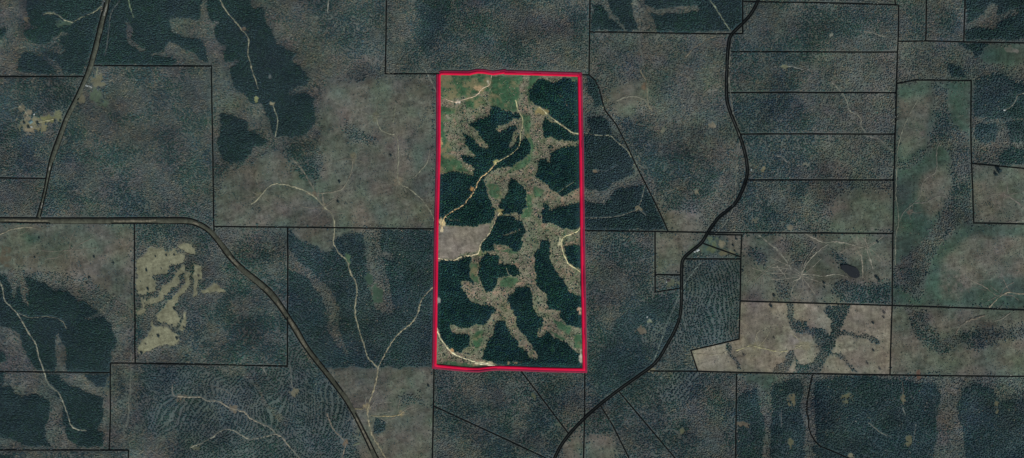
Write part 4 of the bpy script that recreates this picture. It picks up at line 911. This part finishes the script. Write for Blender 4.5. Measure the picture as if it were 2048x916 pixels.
for (x, y, e, s_, lab) in SINGLES:
    if not s_: continue
    k = 0 if e else 1
    o = protos[k] if not used[k] else copy_tree(protos[k]); used[k] = True
    o.location = (float(wx(x)), float(wy(y)), float(samp(HGT, x, y))); o.rotation_euler = (0, 0, random.uniform(0, 6.28)); o.scale = (s_, s_, s_*.9)
    tag(o, lab, 'tree', 'single trees standing in open ground')

# ------------------------------------------------------------------ houses
M_wall = mat_basic('painted_wall', (.55, .52, .46), nscale=.6, namt=.12)
M_teal = mat_basic('teal_roof', gcol((84,108,108)), nscale=.4, namt=.15, rough=.5)
M_grey = mat_basic('pale_metal_roof', gcol((150,156,152)), nscale=.4, namt=.12, rough=.45)
M_dark = mat_basic('dark_shingles', gcol((58,56,56)), nscale=.8, namt=.2)
M_door = mat_basic('door_paint', (.12, .06, .04), nscale=1, namt=.1)
M_glass = mat_basic('window_glass', (.03, .04, .05), rough=.1, nscale=1, namt=.1, spec=.5)
M_brick = mat_basic('brick', (.25, .11, .08), nscale=3, namt=.2)
def boxm(name, b0, b1, mat, parent):
    (x0, y0, z0), (x1, y1, z1) = b0, b1
    V = [(x0,y0,z0),(x1,y0,z0),(x1,y1,z0),(x0,y1,z0),(x0,y0,z1),(x1,y0,z1),(x1,y1,z1),(x0,y1,z1)]
    F = [(0,3,2,1),(4,5,6,7),(0,1,5,4),(1,2,6,5),(2,3,7,6),(3,0,4,7)]
    return mesh_np(name, V, F, mat, parent=parent)
def house(name, x, y, L, D, rot, roofmat, lab, cat='house', hgt=2.8, chim=True, hip=0.):
    r = link(bpy.data.objects.new(name, None)); r.location = (float(wx(x)), float(wy(y)), float(samp(HGT, x, y))-.1); r.rotation_euler = (0, 0, math.radians(rot))
    tag(r, lab, cat)
    a, b = L/2, D/2; rh = D*.24; e = .6
    # gabled wall body in one mesh
    V = [(-a,-b,0),(a,-b,0),(a,b,0),(-a,b,0),(-a,-b,hgt),(a,-b,hgt),(a,b,hgt),(-a,b,hgt),(-a+hip,0,hgt+rh-.05),(a-hip,0,hgt+rh-.05)]
    me = bpy.data.meshes.new('wall'); me.from_pydata(V, [], [(0,1,5,4),(2,3,7,6),(1,2,6,9,5) if hip == 0 else (1,2,6,5),(3,0,4,8,7) if hip == 0 else (3,0,4,7),(0,3,2,1)]); me.materials.append(M_wall)
    o = link(bpy.data.objects.new('wall', me)); o.parent = r
    z1 = hgt-.15; R0 = [(-a-e,-b-e),(a+e,-b-e),(a+e,b+e),(-a-e,b+e)]
    V = [(p[0],p[1],z1) for p in R0]+[(-a-e+hip,0,hgt+rh+.2),(a+e-hip,0,hgt+rh+.2)]
    V += [(p[0],p[1],z1+.2) for p in R0]+[(-a-e+hip,0,hgt+rh+.4),(a+e-hip,0,hgt+rh+.4)]
    F = [(6,7,11,10),(8,9,10,11),(7,8,11),(9,6,10),(0,4,5,1),(2,5,4,3),(0,1,7,6),(1,2,8,7),(2,3,9,8),(3,0,6,9)]
    me = bpy.data.meshes.new('roof'); me.from_pydata(V, [], F); me.materials.append(roofmat)
    rf = link(bpy.data.objects.new('roof', me)); rf.parent = r
    if chim: boxm('chimney', (a*.4,.3,hgt), (a*.4+.9,1.2,hgt+rh+1.2), M_brick, rf)
    boxm('door', (-.5,-b-.06,.1), (.5,-b+.02,2.1), M_door, r)
    for wxx in ((-a*.6), (a*.55)):
        for sy in (-1, 1):
            boxm('window', (wxx-.6, sy*b-.05, 1.0), (wxx+.6, sy*b+.05, 2.1), M_glass, r)
    return r
house('farmhouse', 63, 244, 21, 17, 40, M_teal, 'large house with a teal hipped roof in the sandy farmyard', hip=5)
house('shed', 70, 229, 9, 7, 30, M_grey, 'small pale roofed shed above the teal roofed farmhouse', 'shed', chim=False)
house('shed', 64.5, 254, 10, 6, -30, M_grey, 'small pale roofed shed below the teal roofed farmhouse', 'shed', chim=False)
house('mobile_home', 174, 171.5, 16, 7, -20, M_grey, 'left pale roofed home on the field right of the north south road', chim=False)
house('mobile_home', 181, 173.5, 17, 6.5, -35, M_grey, 'right pale roofed home on the field right of the north south road', chim=False)
house('house', 1395.5, 500.5, 17, 11, 30, M_grey, 'pale roofed house right of the narrow road below the grass wedge')
house('shed', 1389.5, 503.5, 9, 6, 10, M_grey, 'small pale shed between the narrow road and the pale roofed house', 'shed', chim=False)
house('shed', 1400, 503, 8, 6, 60, M_dark, 'small dark roofed shed right of the pale roofed house', 'shed', chim=False)
house('house', 1337, 561, 18, 12, 10, M_dark, 'dark roofed house in the small parcel left of the narrow road')
house('shed', 1332.5, 563, 10, 5, 80, M_grey, 'narrow pale shed left of the dark roofed house', 'shed', chim=False)
house('cabin', 1293.5, 634, 11, 8, 20, M_grey, 'lone pale roofed cabin in the clearing in the planted pines', 'cabin', chim=False)
house('trailer', 1503, 339.5, 14, 4, 75, M_grey, 'lone white roofed trailer right of the bend of the narrow road', 'trailer', chim=False)
house('shed', 2008, 220.5, 11, 8, 10, M_grey, 'lone pale shed at the end of the sandy track near the right edge', 'shed', chim=False)

# ------------------------------------------------------------------ light
w = bpy.data.worlds.new('World'); sc.world = w; w.use_nodes = True
nt = w.node_tree; nt.nodes.clear()
o_ = nt.nodes.new('ShaderNodeOutputWorld'); bg = nt.nodes.new('ShaderNodeBackground'); sky = nt.nodes.new('ShaderNodeTexSky')
sky.sky_type = 'NISHITA'; sky.sun_disc = False
EL, AZ = 46, 150            # sun from the south-south-east
sky.sun_elevation = math.radians(EL); sky.sun_rotation = math.radians(AZ)
bg.inputs[1].default_value = .07
nt.links.new(sky.outputs[0], bg.inputs[0]); nt.links.new(bg.outputs[0], o_.inputs[0])
sl_ = bpy.data.lights.new('sun', 'SUN'); sl_.energy = 3.0; sl_.angle = math.radians(.5); sl_.color = (1, .97, .91)
so = link(bpy.data.objects.new('sun', sl_)); so.rotation_euler = (math.radians(90-EL), 0, math.radians(180-AZ)); so.location = (0, 0, 3000)
sc.view_settings.view_transform = 'Standard'; sc.view_settings.look = 'None'; sc.view_settings.gamma = 1; sc.view_settings.exposure = 0

# ------------------------------------------------------------------ camera: an aircraft high above, looking straight down
cam = bpy.data.cameras.new('camera'); co = link(bpy.data.objects.new('camera', cam))
ALT = 12000.
co.location = (0, 0, ALT); co.rotation_euler = (0, 0, 0)
cam.sensor_width = 36; cam.lens = 36*ALT/(2048*S); cam.clip_end = 200000; cam.clip_start = 10
sc.camera = co
